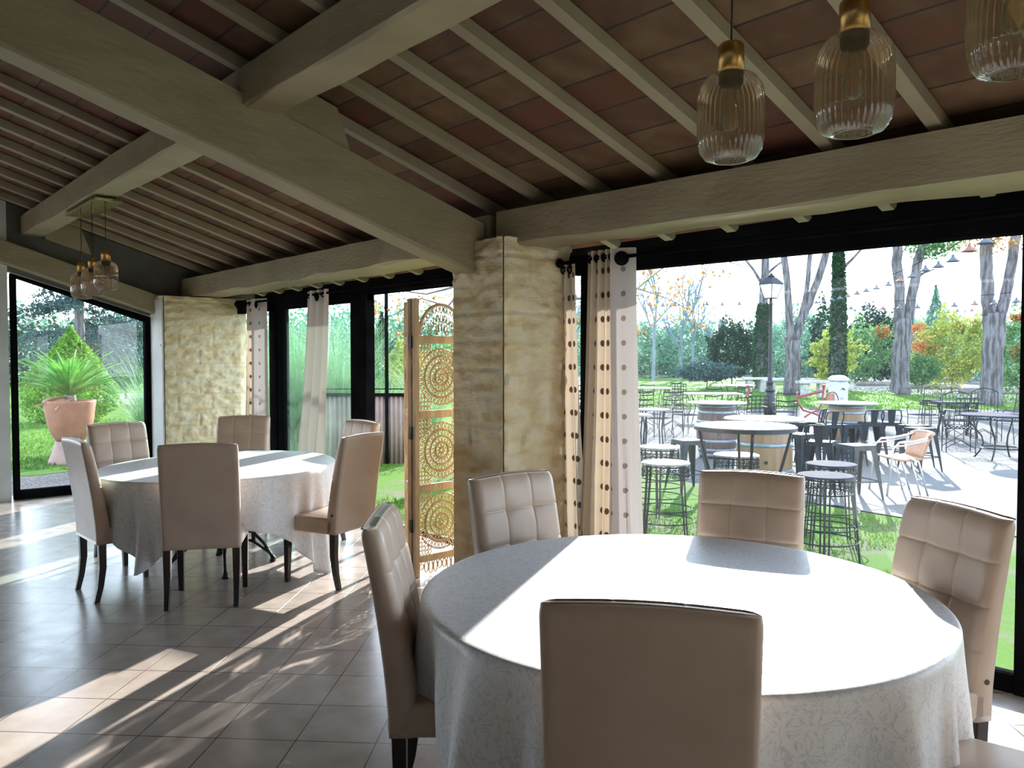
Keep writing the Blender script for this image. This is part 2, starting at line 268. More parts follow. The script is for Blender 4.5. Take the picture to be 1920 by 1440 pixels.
# ------------------------------------------------------------------ mesh tools
class MB:
    def __init__(s): s.v = []; s.f = []; s.uv = None
    def add(s, vs, fs):
        o = len(s.v); s.v += [tuple(p) for p in vs]; s.f += [tuple(i + o for i in f) for f in fs]; return s
    def box(s, x0, x1, y0, y1, z0, z1, M=None):
        vs = [Vector((x, y, z)) for x in (x0, x1) for y in (y0, y1) for z in (z0, z1)]
        if M is not None: vs = [M @ p for p in vs]
        return s.add(vs, [(0, 1, 3, 2), (4, 6, 7, 5), (0, 4, 5, 1), (2, 3, 7, 6), (0, 2, 6, 4), (1, 5, 7, 3)])
    def hexa(s, b, tp):            # bottom 4 points, top 4 points
        return s.add(list(b) + list(tp), [(3, 2, 1, 0), (4, 5, 6, 7), (0, 1, 5, 4), (1, 2, 6, 5), (2, 3, 7, 6), (3, 0, 4, 7)])
    def tube(s, path, r, n=6, closed=False, flat=None):
        P = [Vector(p) for p in path]; k = len(P); rr = r if isinstance(r, (list, tuple)) else [r] * k
        o = len(s.v); up = None
        for i, p in enumerate(P):
            if closed: d = P[(i + 1) % k] - P[i - 1]
            else: d = P[min(i + 1, k - 1)] - P[max(i - 1, 0)]
            if d.length < 1e-9: d = Vector((0, 0, 1))
            d.normalize()
            if up is None:
                up = Vector((0, 0, 1)) if abs(d.z) < 0.9 else Vector((1, 0, 0))
            a = up - d * up.dot(d)
            if a.length < 1e-6: a = d.orthogonal()
            a.normalize(); bb = d.cross(a); up = a
            for j in range(n):
                t_ = 2 * pi * j / n
                q = p + (a * cos(t_) + bb * sin(t_) * (flat or 1)) * rr[i]
                s.v.append(tuple(q))
        m = k if closed else k - 1
        for i in range(m):
            for j in range(n):
                a0 = o + i * n + j; a1 = o + i * n + (j + 1) % n
                b0 = o + ((i + 1) % k) * n + j; b1 = o + ((i + 1) % k) * n + (j + 1) % n
                s.f.append((a0, a1, b1, b0))
        if not closed:
            s.f.append(tuple(o + j for j in reversed(range(n)))); s.f.append(tuple(o + (k - 1) * n + j for j in range(n)))
        return s
    def lathe(s, prof, n=24, c=(0, 0, 0), ripple=None):
        o = len(s.v)
        for r, z in prof:
            for j in range(n):
                t_ = 2 * pi * j / n
                q = r * (1 + (ripple[0] * cos(ripple[1] * t_) if ripple else 0))
                s.v.append((c[0] + q * cos(t_), c[1] + q * sin(t_), c[2] + z))
        for i in range(len(prof) - 1):
            for j in range(n):
                a = o + i * n + j; b_ = o + i * n + (j + 1) % n
                s.f.append((a, b_, b_ + n, a + n))
        s.f.append(tuple(o + j for j in reversed(range(n)))); s.f.append(tuple(o + (len(prof) - 1) * n + j for j in range(n)))
        return s
    def disc(s, c, r, z0, z1, n=28):
        return s.lathe([(r * 0.97, z0), (r, z0 + (z1 - z0) * 0.3), (r, z1 - (z1 - z0) * 0.3), (r * 0.97, z1)], n, (c[0], c[1], 0))
    def poly(s, pts, z0, z1):      # vertical prism from a plan outline
        k = len(pts)
        return s.add([(x, y, z0) for x, y in pts] + [(x, y, z1) for x, y in pts],
                     [tuple(reversed(range(k))), tuple(range(k, 2 * k))] + [(i, (i + 1) % k, (i + 1) % k + k, i + k) for i in range(k)])
    def build(s, name, mat, parent=None, smooth=False, bevel=0, sub=0, loc=None, rot=None, seg=2):
        me = bpy.data.meshes.new(name); me.from_pydata(s.v, [], s.f); me.update()
        o = bpy.data.objects.new(name, me); COL.objects.link(o)
        me.materials.append(MATS[mat])
        if smooth: me.polygons.foreach_set('use_smooth', [True] * len(me.polygons))
        if bevel:
            mdf = o.modifiers.new('bevel', 'BEVEL'); mdf.width = bevel; mdf.segments = seg; mdf.limit_method = 'ANGLE'; mdf.angle_limit = radians(35)
        if sub:
            mdf = o.modifiers.new('sub', 'SUBSURF'); mdf.levels = sub; mdf.render_levels = sub
        if parent: o.parent = parent
        if loc: o.location = loc
        if rot: o.rotation_euler = rot
        return o
def grid_mesh(fn, nu, nv, uvfn=None):
    """open sheet: fn(i/nu, j/nv) -> point"""
    mb = MB()
    for j in range(nv + 1):
        for i in range(nu + 1): mb.v.append(tuple(fn(i / nu, j / nv)))
    for j in range(nv):
        for i in range(nu):
            a = j * (nu + 1) + i; mb.f.append((a, a + 1, a + nu + 2, a + nu + 1))
    return mb
def tag(o, label, cat, group=None):
    o['label'] = label; o['category'] = cat
    if group: o['group'] = group
    return o
def struct(o): o['kind'] = 'structure'; return o
def stuff(o): o['kind'] = 'stuff'; return o
def thing(name, label, cat, loc=(0, 0, 0), rz=0, group=None, sc=1):
    o = bpy.data.objects.new(name, None); COL.objects.link(o); o.location = loc; o.rotation_euler = (0, 0, rz)
    o.scale = (sc, sc, sc); o.empty_display_size = 0.1
    return tag(o, label, cat, group)
def dup(root, loc, rz, label, group=None, sc=None):
    r = root.copy(); COL.objects.link(r); r.location = loc; r.rotation_euler = (0, 0, rz); r['label'] = label
    if group: r['group'] = group
    if sc: r.scale = (sc, sc, sc)
    for ch in list(root.children):
        c = ch.copy(); COL.objects.link(c); c.parent = r
        for g_ in ch.children:
            d = g_.copy(); COL.objects.link(d); d.parent = c
    return r
def at(px, Z, z=-0.15):
    """plan point at a bearing (given on the 1920 wide frame) and a distance along the heading"""
    p = FW * Z + RT * ((px - 960) / F_PX * Z); return (p.x, p.y, z)
def zat(py, Z): return CAM_H + (672 - py) * Z / F_PX
def flat_mesh(name, V, Fq, mat, parent=None):
    me = bpy.data.meshes.new(name); nv = len(V); nf = len(Fq); k = Fq.shape[1]
    me.vertices.add(nv); me.vertices.foreach_set('co', np.asarray(V, dtype=np.float32).ravel())
    me.loops.add(nf * k); me.loops.foreach_set('vertex_index', Fq.astype(np.int32).ravel())
    me.polygons.add(nf); me.polygons.foreach_set('loop_start', np.arange(nf, dtype=np.int32) * k)
    me.polygons.foreach_set('loop_total', np.full(nf, k, dtype=np.int32))
    me.update(calc_edges=True); me.validate()
    o = bpy.data.objects.new(name, me); COL.objects.link(o); me.materials.append(MATS[mat])
    if parent: o.parent = parent
    return o
def leaves(name, P, size, mat, parent=None, aspect=0.6, droop=None):
    """one small four-cornered leaf at each point of P, turned every way"""
    n = len(P); a = RNG.normal(size=(n, 3)); 
    if droop is not None: a = a * 0.5 + np.array(droop)
    a /= np.linalg.norm(a, axis=1)[:, None]
    b_ = RNG.normal(size=(n, 3)); b_ -= a * (a * b_).sum(1)[:, None]; b_ /= np.linalg.norm(b_, axis=1)[:, None]
    s_ = size * RNG.uniform(0.6, 1.3, n)[:, None]
    V = np.stack([P - a * s_, P + b_ * s_ * aspect, P + a * s_, P - b_ * s_ * aspect], 1).reshape(-1, 3)
    return flat_mesh(name, V, np.arange(4 * n).reshape(-1, 4), mat, parent)
def blob_points(n, c, r, shell=0.55, lump=0.25, seed=0, cone=False):
    """points in a lumpy crown: c centre, r radii"""
    d = RNG.normal(size=(n, 3)); d /= np.linalg.norm(d, axis=1)[:, None]
    q = RNG.uniform(shell, 1, n) ** 0.7
    k = np.array([1 + lump * 2 * noise.noise(Vector((x * 2.3 + seed, y * 2.3, z * 2.3))) for x, y, z in d])
    P = d * (q * k)[:, None]
    if cone:
        h = (P[:, 2] + 1) / 2; P[:, :2] *= (1.25 * (1 - h) ** 0.8 + 0.03)[:, None]
    return P * np.array(r) + np.array(c)
def crown(parent, n, c, r, size, mat, name='foliage', **kw):
    return leaves(name, blob_points(n, c, r, **kw), size, mat, parent)

# ------------------------------------------------------------------ room shell
S = 0.305                                  # slope of the roof
ZR, ZT = 3.66, 3.73                        # height over Y=0 of rafter undersides and of the ceiling boards
YR = -1.6                                  # ridge
struct(MB().box(-10.35, 4.2, -6, 4.12, -0.12, 0).build('floor', 'floor_tiles'))
mb = MB()
zb = lambda y: (ZT - S * y) if y >= YR else (ZT - S * YR) - S * (YR - y)
for y0, y1 in ((4.78, YR), (YR, -6.2)):
    mb.hexa([(-10.6, y0, zb(y0)), (4.4, y0, zb(y0)), (4.4, y1, zb(y1)), (-10.6, y1, zb(y1))],
            [(-10.6, y0, zb(y0) + .05), (4.4, y0, zb(y0) + .05), (4.4, y1, zb(y1) + .05), (-10.6, y1, zb(y1) + .05)])
struct(mb.build('ceiling', 'roof_tiles'))
# left gable wall (X = -10) with its window from Y 1.62 to 3.1
mb = MB()
for y0, y1, z0 in ((-6, -4.6, 0), (-4.6, .9, 2.45), (.9, 1.62, 0)):
    for ya, yb2 in ((y0, YR), (YR, y1)) if y0 < YR < y1 else ((y0, y1),):
        mb.hexa([(-10.3, ya, z0), (-10, ya, z0), (-10, yb2, z0), (-10.3, yb2, z0)], [(-10.3, ya, zb(ya)), (-10, ya, zb(ya)), (-10, yb2, zb(yb2)), (-10.3, yb2, zb(yb2))])
struct(mb.build('wall_left', 'plaster'))
wt = lambda y: 2.475 - 0.298 * (y - 1.65)      # window top line
mb = MB()
mb.hexa([(-10.2, 1.62, wt(1.62) + .02), (-10.02, 1.62, wt(1.62) + .02), (-10.02, 3.10, wt(3.10) + .02), (-10.2, 3.10, wt(3.10) + .02)],
        [(-10.2, 1.62, zb(1.62)), (-10.02, 1.62, zb(1.62)), (-10.02, 3.10, zb(3.10)), (-10.2, 3.10, zb(3.10))]); mb.hexa([(-10.2, 3.10, 2.2), (-10.02, 3.10, 2.2), (-10.02, 4.45, 2.2), (-10.2, 4.45, 2.2)], [(-10.2, 3.10, zb(3.10)), (-10.02, 3.10, zb(3.10)), (-10.02, 4.45, zb(4.45)), (-10.2, 4.45, zb(4.45))])
struct(mb.build('wall_gable', 'greyboard'))
w1 = struct(bpy.data.objects.new('window_1', None)); COL.objects.link(w1); w1.location = (-10.06, 1.65, 0)
mb = MB(); L = 1.45; tz = lambda y: wt(1.65 + y)
mb.hexa([(-.05, 0, 0), (.05, 0, 0), (.05, .055, 0), (-.05, .055, 0)], [(-.05, 0, tz(0)), (.05, 0, tz(0)), (.05, .055, tz(.055)), (-.05, .055, tz(.055))])
mb.hexa([(-.05, L - .075, 0), (.05, L - .075, 0), (.05, L, 0), (-.05, L, 0)], [(-.05, L - .075, tz(L - .075)), (.05, L - .075, tz(L - .075)), (.05, L, tz(L)), (-.05, L, tz(L))])
mb.box(-.05, .05, .055, L - .075, 0, .10)
mb.hexa([(-.05, .055, tz(0) - .05), (.05, .055, tz(0) - .05), (.05, L - .075, tz(L) - .05), (-.05, L - .075, tz(L) - .05)], [(-.05, .055, tz(.055)), (.05, .055, tz(.055)), (.05, L - .075, tz(L - .075)), (-.05, L - .075, tz(L - .075))])
struct(mb.build('window_frame', 'black', w1, bevel=.004))
mb = MB(); mb.hexa([(-.004, .055, .10), (.004, .055, .10), (.004, L - .075, .10), (-.004, L - .075, .10)], [(-.004, .055, tz(0) - .05), (.004, .055, tz(0) - .05), (.004, L - .075, tz(L) - .05), (-.004, L - .075, tz(L) - .05)])
mb.v = [(0.0 if abs(v[0]) < .01 else v[0], v[1], v[2]) for v in mb.v]
mb = MB(); mb.add([(0, .055, .1), (0, L - .075, .1), (0, L - .075, tz(L) - .05), (0, .055, tz(0) - .05)], [(0, 1, 2, 3)])
struct(mb.build('window_glass', 'glass_side', w1))

# remaining walls of the room, behind and right of the camera
mb = MB()
mb.box(-10.3, 4.2, -6.2, -6, 0, 2.75)
struct(mb.build('wall_back', 'plaster'))
w = struct(bpy.data.objects.new('window_fill', None)); COL.objects.link(w); w.location = (-10.06, -4.6, 0)  # unseen side window, added to brighten the floor on the left
for y0 in (0, 1.35, 2.7, 4.05, 5.44): struct(MB().box(-.04, .04, y0, y0 + .06, 0, 2.45).build('frame_post', 'black', w))
for z0 in (0, 2.38): struct(MB().box(-.035, .035, 0, 5.5, z0, z0 + .07).build('frame_bar', 'black', w))
mb = MB(); mb.add([(0, .06, .07), (0, 5.44, .07), (0, 5.44, 2.38), (0, .06, 2.38)], [(0, 1, 2, 3)]); struct(mb.build('window_glass', 'glass_side', w))
mb = MB(); mb.box(4.2, 4.35, -6.2, 4.6, 0, 2.7)
mb.add([(4.25, -6, 2.6), (4.25, YR, zb(YR)), (4.25, 4.4, zb(4.4))], [(0, 1, 2)])
struct(mb.build('wall_right', 'plaster'))

# ------------------------------------------------------------------ pillars of rough split stone
def pillar(name, x0, x1, y0, y1, h):
    """each block of stone bulges out of its joints"""
    mb = MB(); course = 0.185; st = 0.016
    faces = [((x0, y0), (x1, y0), (0, -1)), ((x1, y0), (x1, y1), (1, 0)), ((x1, y1), (x0, y1), (0, 1)), ((x0, y1), (x0, y0), (-1, 0))]
    nz_ = int(h / st)
    for fi, (a, b_, nrm) in enumerate(faces):
        L_ = hypot(b_[0] - a[0], b_[1] - a[1]); nu = max(4, int(L_ / st)); o = len(mb.v)
        for j in range(nz_ + 1):
            z = h * j / nz_; row = int(z / course); fz = (z % course) / course
            for i in range(nu + 1):
                u = i / nu; x = a[0] + (b_[0] - a[0]) * u; y = a[1] + (b_[1] - a[1]) * u
                s_ = u * L_; jo = 0.21 + 0.14 * noise.noise(Vector((row * 3.1, fi * 7.7, 0.5)))
                w_ = 0.40; fu = ((s_ + (row % 2) * jo) % w_) / w_
                ez = min(fz, 1 - fz) * course; eu = min(fu, 1 - fu) * w_
                e_ = min(1, min(ez, eu) / 0.016)
                d = 0.014 * e_ + e_ * 0.026 * noise.noise(Vector((x * 8, y * 8, z * 15))) + e_ * 0.014 * noise.noise(Vector((x * 21, y * 21, z * 34)))
                if i in (0, nu): d = 0.006
                mb.v.append((x + nrm[0] * d, y + nrm[1] * d, z))
        for j in range(nz_):
            for i in range(nu):
                q = o + j * (nu + 1) + i; mb.f.append((q, q + 1, q + nu + 2, q + nu + 1))
    mb.box(x0 + .01, x1 - .01, y0 + .01, y1 - .01, 0, h)
    o = mb.build(name, 'stone', smooth=True)
    return struct(o)
pillar('wall_pillar', -4.345, -3.825, 3.335, 3.94, 2.33)
pillar('wall_pier', -10.0, -9.615, 3.115, 4.10, 2.285)
struct(MB().box(-10.02, -9.60, 3.085, 3.10, 0, 2.25).build('trim_1', 'plaster', bevel=.004))

# ------------------------------------------------------------------ roof timbers
def timber(name, p0, p1, w, h, mat='paint', wob=0.012, seed=0, n=None, side=None):
    """hewn timber from p0 to p1 (centres of the underside), width w across, height h up"""
    p0, p1 = Vector(p0), Vector(p1); d = p1 - p0; L_ = d.length; d.normalize()
    sd_ = Vector(side) if side else Vector((d.y, -d.x, 0)).normalized(); up = Vector((0, 0, 1))
    n = n or max(2, int(L_ / 0.25)); mb = MB()
    ring = [(-.5, .0), (-.46, -.0), (.46, -.0), (.5, .0), (.5, 1), (-.5, 1)]
    ring = [(-.5, .045), (-.44, 0), (.44, 0), (.5, .045), (.5, 1), (-.5, 1)]
    for i in range(n + 1):
        c = p0 + d * (L_ * i / n)
        for k, (a, b_) in enumerate(ring):
            q = c + sd_ * (a * w) + up * (b_ * h)
            jx = wob * noise.noise(Vector((i * .45 + seed * 13.1, k * 1.7, 0.3))); jz = wob * 1.2 * noise.noise(Vector((i * .45 + seed * 13.1, k * 1.7, 9.3)))
            mb.v.append(tuple(q + sd_ * jx + up * (jz if b_ < .5 else 0)))
    for i in range(n):
        for k in range(6):
            a = i * 6 + k; b2 = i * 6 + (k + 1) % 6; mb.f.append((a, a + 6, b2 + 6, b2))
    mb.f.append(tuple(range(6))); mb.f.append(tuple(n * 6 + k for k in reversed(range(6))))
    return struct(mb.build(name, mat, smooth=False))
zt = lambda y: 2.117 + 0.303 * (3.32 - y)
timber('ceiling_truss', (-4.2, 3.40, zt(3.40)), (-4.2, YR, zt(YR)), 0.20, 0.36, wob=.01, seed=1)
timber('ceiling_truss', (2.2, 3.40, zt(3.40)), (2.2, YR, zt(YR)), 0.20, 0.36, wob=.01, seed=5)
timber('ceiling_purlin', (-10.0, 1.86, 2.888), (4.2, 1.86, 2.888), 0.22, 0.205, wob=.014, seed=2)
timber('ceiling_purlin', (-10.0, YR, 3.92), (4.2, YR, 3.92), 0.21, 0.22, wob=.02, seed=3)
# eave beams: the right one swings a little outwards like the glazing under it
timber('ceiling_beam', (-9.95, 3.62, 2.29), (-4.1, 3.62, 2.29), 0.36, 0.225, wob=.022, seed=4, n=34)
timber('ceiling_beam', (-4.02, 3.60, 2.292), (4.2, 4.18, 2.292), 0.34, 0.23, wob=.016, seed=6, n=44)
# sloping beam over the gable window
gb = lambda y: 2.048 + 0.317 * (3.194 - y)
mb = MB(); mb.hexa([(-10.02, 3.20, gb(3.20)), (-9.84, 3.20, gb(3.20)), (-9.84, -1.0, gb(-1.0)), (-10.02, -1.0, gb(-1.0))],
                   [(-10.02, 3.20, gb(3.20) + .235), (-9.84, 3.20, gb(3.20) + .235), (-9.84, -1.0, gb(-1.0) + .26), (-10.02, -1.0, gb(-1.0) + .26)])
struct(mb.build('ceiling_gable_beam', 'paint', bevel=.012))
# wedge blocks under the purlin
for nm, xa, xb in (('trim_2', -4.28, -4.12), ('trim_3', -9.98, -9.86)):
    mb = MB(); y0, y1 = 1.96, 2.32; top = lambda y: zb(y) - .02
    mb.hexa([(xa, y0, zt(y0) + .33), (xb, y0, zt(y0) + .33), (xb, y1 + .1, zt(y1 + .1) + .33), (xa, y1 + .1, zt(y1 + .1) + .33)],
            [(xa, y0, top(y0)), (xb, y0, top(y0)), (xb, y1, top(y1)), (xa, y1, top(y1))])
    struct(mb.build(nm, 'paint', bevel=.006))
# rafters: one piece each, running up the slope; rounded tails outside the eave beam
xs = [-3.275 + .48 * i for i in range(-2, 15)] + [-4.72 - .488 * i for i in range(0, 11)]
mb = MB(); w = .066; yE = 4.37; z = lambda y: ZR - S * y       # rounded tails outside the eave beam
prof = [(yE - .12, z(yE - .12)), (yE - .04, z(yE) + .012), (yE - .01, z(yE) + .035), (yE - .01, ZT - S * yE), (YR, ZT - S * YR), (YR, z(YR))]; kx = len(prof)
mb.add([(-w / 2, y, q) for y, q in prof] + [(w / 2, y, q) for y, q in prof], [tuple(range(kx)), tuple(reversed(range(kx, 2 * kx)))] + [(i, i + kx, (i + 1) % kx + kx, (i + 1) % kx) for i in range(kx)])
raf = struct(mb.build('ceiling_rafter', 'rafter_paint', bevel=.003, seg=1)); raf.location = (xs[0], 0, 0)
for x in xs[1:]:
    c = raf.copy(); COL.objects.link(c); c.location = (x, 0, 0)
struct(MB().box(-10.2, 1.2, 4.40, 4.43, 2.21, zb(4.43) + .01).build('trim_4', 'black'))

# ------------------------------------------------------------------ glazing
def frame(name, org, ang, parts, panes, glass='glass', label=None, cat=None):
    """upright glazing in the plane through org turned by ang: parts are (x0,x1,z0,z1[,depth]), panes the same"""
    r = bpy.data.objects.new(name, None); COL.objects.link(r); r.location = org; r.rotation_euler = (0, 0, ang); struct(r)
    for p in parts:
        d = p[4] if len(p) > 4 else .04
        struct(MB().box(p[0], p[1], -d, d, p[2], p[3]).build('frame_bar' if p[3] - p[2] < p[1] - p[0] else 'frame_post', 'black', r, bevel=.004, seg=1))
    for p in panes:
        mb = MB(); y = p[4] if len(p) > 4 else 0
        mb.add([(p[0], y, p[2]), (p[1], y, p[2]), (p[1], y, p[3]), (p[0], y, p[3])], [(0, 1, 2, 3)])
        struct(mb.build('window_glass', p[5] if len(p) > 5 else glass, r))
    return r
AR = 0.077
# right side: origin at (-3.86, 3.95); x runs towards the right of the picture
frame('window_2', (-3.80, 3.955, 0), AR,
      [(0, 7.9, 2.12, 2.245, .05), (.10, .225, .0, 2.12, .05), (2.66, 2.78, 0, 2.12, .05), (.225, 2.66, 0, .085), (2.78, 7.9, 0, .085), (0, .10, 0, .085), (5.2, 5.3, 0.085, 2.12, .05)],
      [(.225, 2.66, .085, 2.12), (0.0, .10, .085, 2.12), (2.78, 5.2, .085, 2.12), (5.3, 7.9, .085, 2.12)])
# left side: sliding door shut towards the pier, the doorway next to the pillar stands open
frame('door_1', (-9.60, 4.02, 0), 0,
      [(0, 5.27, 2.17, 2.26, .05), (0, 3.05, 2.10, 2.17, .035), (.93, 1.10, 0, 2.10, .05), (1.12, 1.27, 0, 2.10, .035), (2.76, 3.05, 0, 2.17, .05), (1.27, 2.76, 0, .09, .03), (0, .93, 0, .09, .03), (0, 5.27, -.04, 0.004, .06)],
      [(0, .93, .09, 2.10), (1.27, 2.76, .09, 2.10, 0, 'glass_tint')])

# curtain rods
def rod(p0, p1, label):
    r = thing('curtain_rod', label, 'curtain rod', p0)
    d = Vector(p1) - Vector(p0)
    MB().tube([(0, 0, 0), tuple(d)], .012, 8).build('pole', 'black', r, smooth=True)
    for q in (Vector((0, 0, 0)), d):
        MB().lathe([(.004, -.02), (.026, -.015), (.034, 0), (.026, .015), (.004, .02)], 14).build('finial', 'black', r, smooth=True, loc=tuple(q), rot=(0, pi / 2, 0))
    for f_ in (.012, .985):
        q = d * f_
        MB().box(q.x - .01, q.x + .01, 0 + q.y, q.y + .10, q.z - .008, q.z + .008).build('bracket', 'black', r)
    return r
rod((-9.3, 3.86, 2.20), (-5.0, 3.86, 2.20), 'black curtain rod over the sliding door between stone pier and pillar')
rod((-3.78, 3.80, 2.19), (-.4, 4.06, 2.19), 'black curtain rod along the header of the big window right of the pillar')

# curtains: folded cloth hung by black eyelets
def curtain(label, org, ang, wt_, wb_, shift, ztop, zbot, folds, amp, mat, bulge=0.0, cloth=1.6, part='cloth', eyes=True, skew=0, x0=0, phase=0, group=None, parent=None):
    root = parent or thing('curtain', label, 'curtain', org, ang, group)
    H_ = ztop - zbot; nu, nv = folds * 14, 26
    def fn(u, v):
        z = ztop - H_ * v; w_ = wt_ + (wb_ - wt_) * (v ** 1.2)
        a = amp * (.55 + .6 * v) * (1 + .25 * noise.noise(Vector((u * 5, v * 1.5, folds))))
        x = x0 + (u - .5) * w_ + shift * v ** 1.5 + .012 * sin(u * 37 + v * 3) * v
        y = a * sin(2 * pi * folds * u + phase + .5 * noise.noise(Vector((u * 3, v * 2, 1)))) + bulge * v + skew * (u - .5) * wt_
        return (x, y, z - .02 * sin(2 * pi * folds * u) * v * .3)
    mb = grid_mesh(fn, nu, nv)
    o = mb.build(part, mat, root, smooth=True)
    uvl = o.data.uv_layers.new(name='UVMap'); c = 0
    for p in o.data.polygons:
        for li in p.loop_indices:
            vi = o.data.loops[li].vertex_index; j, i = divmod(vi, nu + 1)
            uvl.data[li].uv = (i / nu * cloth, (1 - j / nv) * H_)
    if eyes:
        for e_ in range(folds * 2):
            u = (e_ + .5) / (folds * 2); x = x0 + (u - .5) * wt_
            mb = MB(); y0 = (amp * .55) * sin(2 * pi * folds * u + phase)
            mb.tube([(0, .022 * cos(t_), .022 * sin(t_)) for t_ in [2 * pi * i / 14 for i in range(14)]], .007, 5, closed=True)
            mb.build('eyelet', 'black', root, smooth=True, loc=(x, 0, ztop - .05))
    return root
c = curtain('cream curtain with brown dots and a pale border, right of the stone pillar', (-3.33, 3.83, 0), AR, .23, .34, -.03, 2.245, .02, 4, .045, 'curtain_dots', cloth=1.1, x0=-.09)
curtain('', None, 0, .13, .17, .06, 2.245, .02, 1, .012, 'curtain_border', part='border', x0=.075, cloth=.16, eyes=False, bulge=-.01, skew=.75, parent=c)
mb = MB(); mb.lathe([(.0, -.004), (.040, -.004), (.046, 0), (.040, .004), (.0, .004)], 20)
mb.build('grommet', 'black', c, smooth=True, loc=(.085, -.03, 2.175), rot=(pi / 2, 0, radians(38)))
curtain('cream dotted curtain half hidden behind the right face of the pillar', (-3.76, 3.86, 0), AR, .12, .22, .07, 2.2, .02, 2, .035, 'curtain_dots', cloth=.6)
c = curtain('narrow cream curtain with dark dots hanging beside the far stone pier', (-8.86, 3.87, 0), 0, .26, .24, -.06, 2.235, .02, 3, .04, 'curtain_dots', cloth=.9, x0=-.06)
curtain('', None, 0, .2, .22, -.03, 2.235, .02, 1, .02, 'curtain_border', part='border', x0=.16, cloth=.16, eyes=False, skew=.5, parent=c)
mb = MB(); mb.lathe([(.0, -.004), (.040, -.004), (.046, 0), (.040, .004), (.0, .004)], 20)
mb.build('grommet', 'black', c, smooth=True, loc=(.17, -.04, 2.165), rot=(pi / 2, 0, 0))
c = curtain('plain beige curtain swept aside in front of the green tinted sliding door', (-7.3, 3.87, 0), 0, .44, .60, -.30, 2.24, .02, 3, .06, 'curtain_plain', cloth=.9)
mb = MB(); mb.lathe([(.02, -.004), (.040, -.004), (.046, 0), (.040, .004), (.02, .004)], 20)
mb.build('grommet', 'black', c, smooth=True, loc=(.09, -.06, 2.165), rot=(pi / 2, 0, 0))

# ------------------------------------------------------------------ carved screen beside the pillar
scr = thing('folding_screen', 'carved wooden folding screen with round fretwork, standing left of the pillar', 'screen', (-4.585, 3.16, 0))
def fret_ring(mb, cx, cz, R, r, n, w=.007):
    """a ring of teardrop loops between radius r and R, in the y-z plane"""
    for q in (R, r): mb.tube([(0, cx + q * cos(a), cz + q * sin(a)) for a in np.linspace(0, 2 * pi, 40)[:-1]], .006, 4, closed=True)
    for i in range(n):
        a0 = 2 * pi * i / n; pts = []
        for t_ in np.linspace(0, 2 * pi, 8)[:-1]:
            rr_ = (R + r) / 2 + (R - r) / 2 * .92 * cos(t_); aa = a0 + (pi / n) * .72 * sin(t_)
            pts.append((0, cx + rr_ * cos(aa), cz + rr_ * sin(aa)))
        mb.tube(pts, w * .55, 4, closed=True)
def panel(loc, rz, Wp):
    fr = MB(); fr.box(-.016, .016, 0, .042, 0, 1.97); fr.box(-.016, .016, Wp - .042, Wp, 0, 1.97)
    hs = [(.10, .15), (.60, .655), (1.125, 1.18), (1.655, 1.71)]
    for a, b_ in hs: fr.box(-.014, .014, .042, Wp - .042, a, b_)
    # arch over the top and shaped apron
    arch = [(0, Wp / 2 + (Wp / 2 - .05) * cos(a), 1.715 + .22 * sin(a)) for a in np.linspace(0, pi, 20)]
    fr.tube(arch, .013, 6)
    o1 = fr.build('frame', 'screenwood', scr, bevel=.003, seg=1, loc=loc, rot=(0, 0, rz))
    mb = MB()
    for (a, b_) in ((.15, .60), (.655, 1.125), (1.18, 1.655)):
        cz = (a + b_) / 2; R = (b_ - a) / 2 - .008; cy = Wp / 2; RR = min(R, Wp / 2 - .045)
        fret_ring(mb, cy, cz, RR, RR * .76, 34, .009)
        fret_ring(mb, cy, cz, RR * .72, RR * .52, 26, .008)
        fret_ring(mb, cy, cz, RR * .50, RR * .30, 18, .008)
        fret_ring(mb, cy, cz, RR * .27, RR * .07, 9, .008)
        for sy in (-1, 1):                      # corners filled with curls
            for sz in (-1, 1):
                for q in range(16):
                    ry = cy + sy * (Wp / 2 - .056 - .027 * (q % 4)); rz_ = cz + sz * ((b_ - a) / 2 - .018 - .030 * (q // 4))
                    if hypot(ry - cy, rz_ - cz) > RR + .004:
                        mb.tube([(0, ry + .014 * cos(t_), rz_ + .015 * sin(t_)) for t_ in np.linspace(0, 2 * pi, 8)[:-1]], .0045, 4, closed=True)
    for rr_, n_ in ((.20, 17), (.125, 11), (.06, 6)):
        for i in range(n_):
            a = pi * (i + .5) / n_; cy = Wp / 2
            mb.tube([(0, cy + (rr_ * (Wp / 2 - .05) / .22 + .016 * cos(t_)) * cos(a) - .012 * sin(t_) * sin(a), 1.72 + (rr_ * .93 + .03 * cos(t_)) * sin(a) + .012 * sin(t_) * cos(a)) for t_ in np.linspace(0, 2 * pi, 8)[:-1]], .005, 4, closed=True)
    na = int((Wp - .13) / .037)
    for i in range(na + 1):
        y = .065 + i * (Wp - .13) / na; d = .022 + .03 * abs(sin(i * pi / na * 2))
        mb.tube([(0, y + .017 * cos(t_), .075 - d * .3 + d * sin(t_)) for t_ in np.linspace(0, 2 * pi, 8)[:-1]], .006, 4, closed=True)
    mb.build('fretwork', 'screenwood', scr, loc=loc, rot=(0, 0, rz))
    return o1
panel((0, 0, 0), 0, .49)
panel((-.042, .0, 0), radians(60), .38)
panel((.006, .495, 0), radians(-3), .30)  # third panel, mostly hidden, added to block sun beside the pillar
MB().box(-.028, -.014, -.004, .034, .01, 1.96).build('side_edge', 'screenedge', scr)
for z in (.32, .98, 1.62): MB().box(-.032, -.010, -.012, .006, z, z + .09).build('hinge', 'iron', scr)

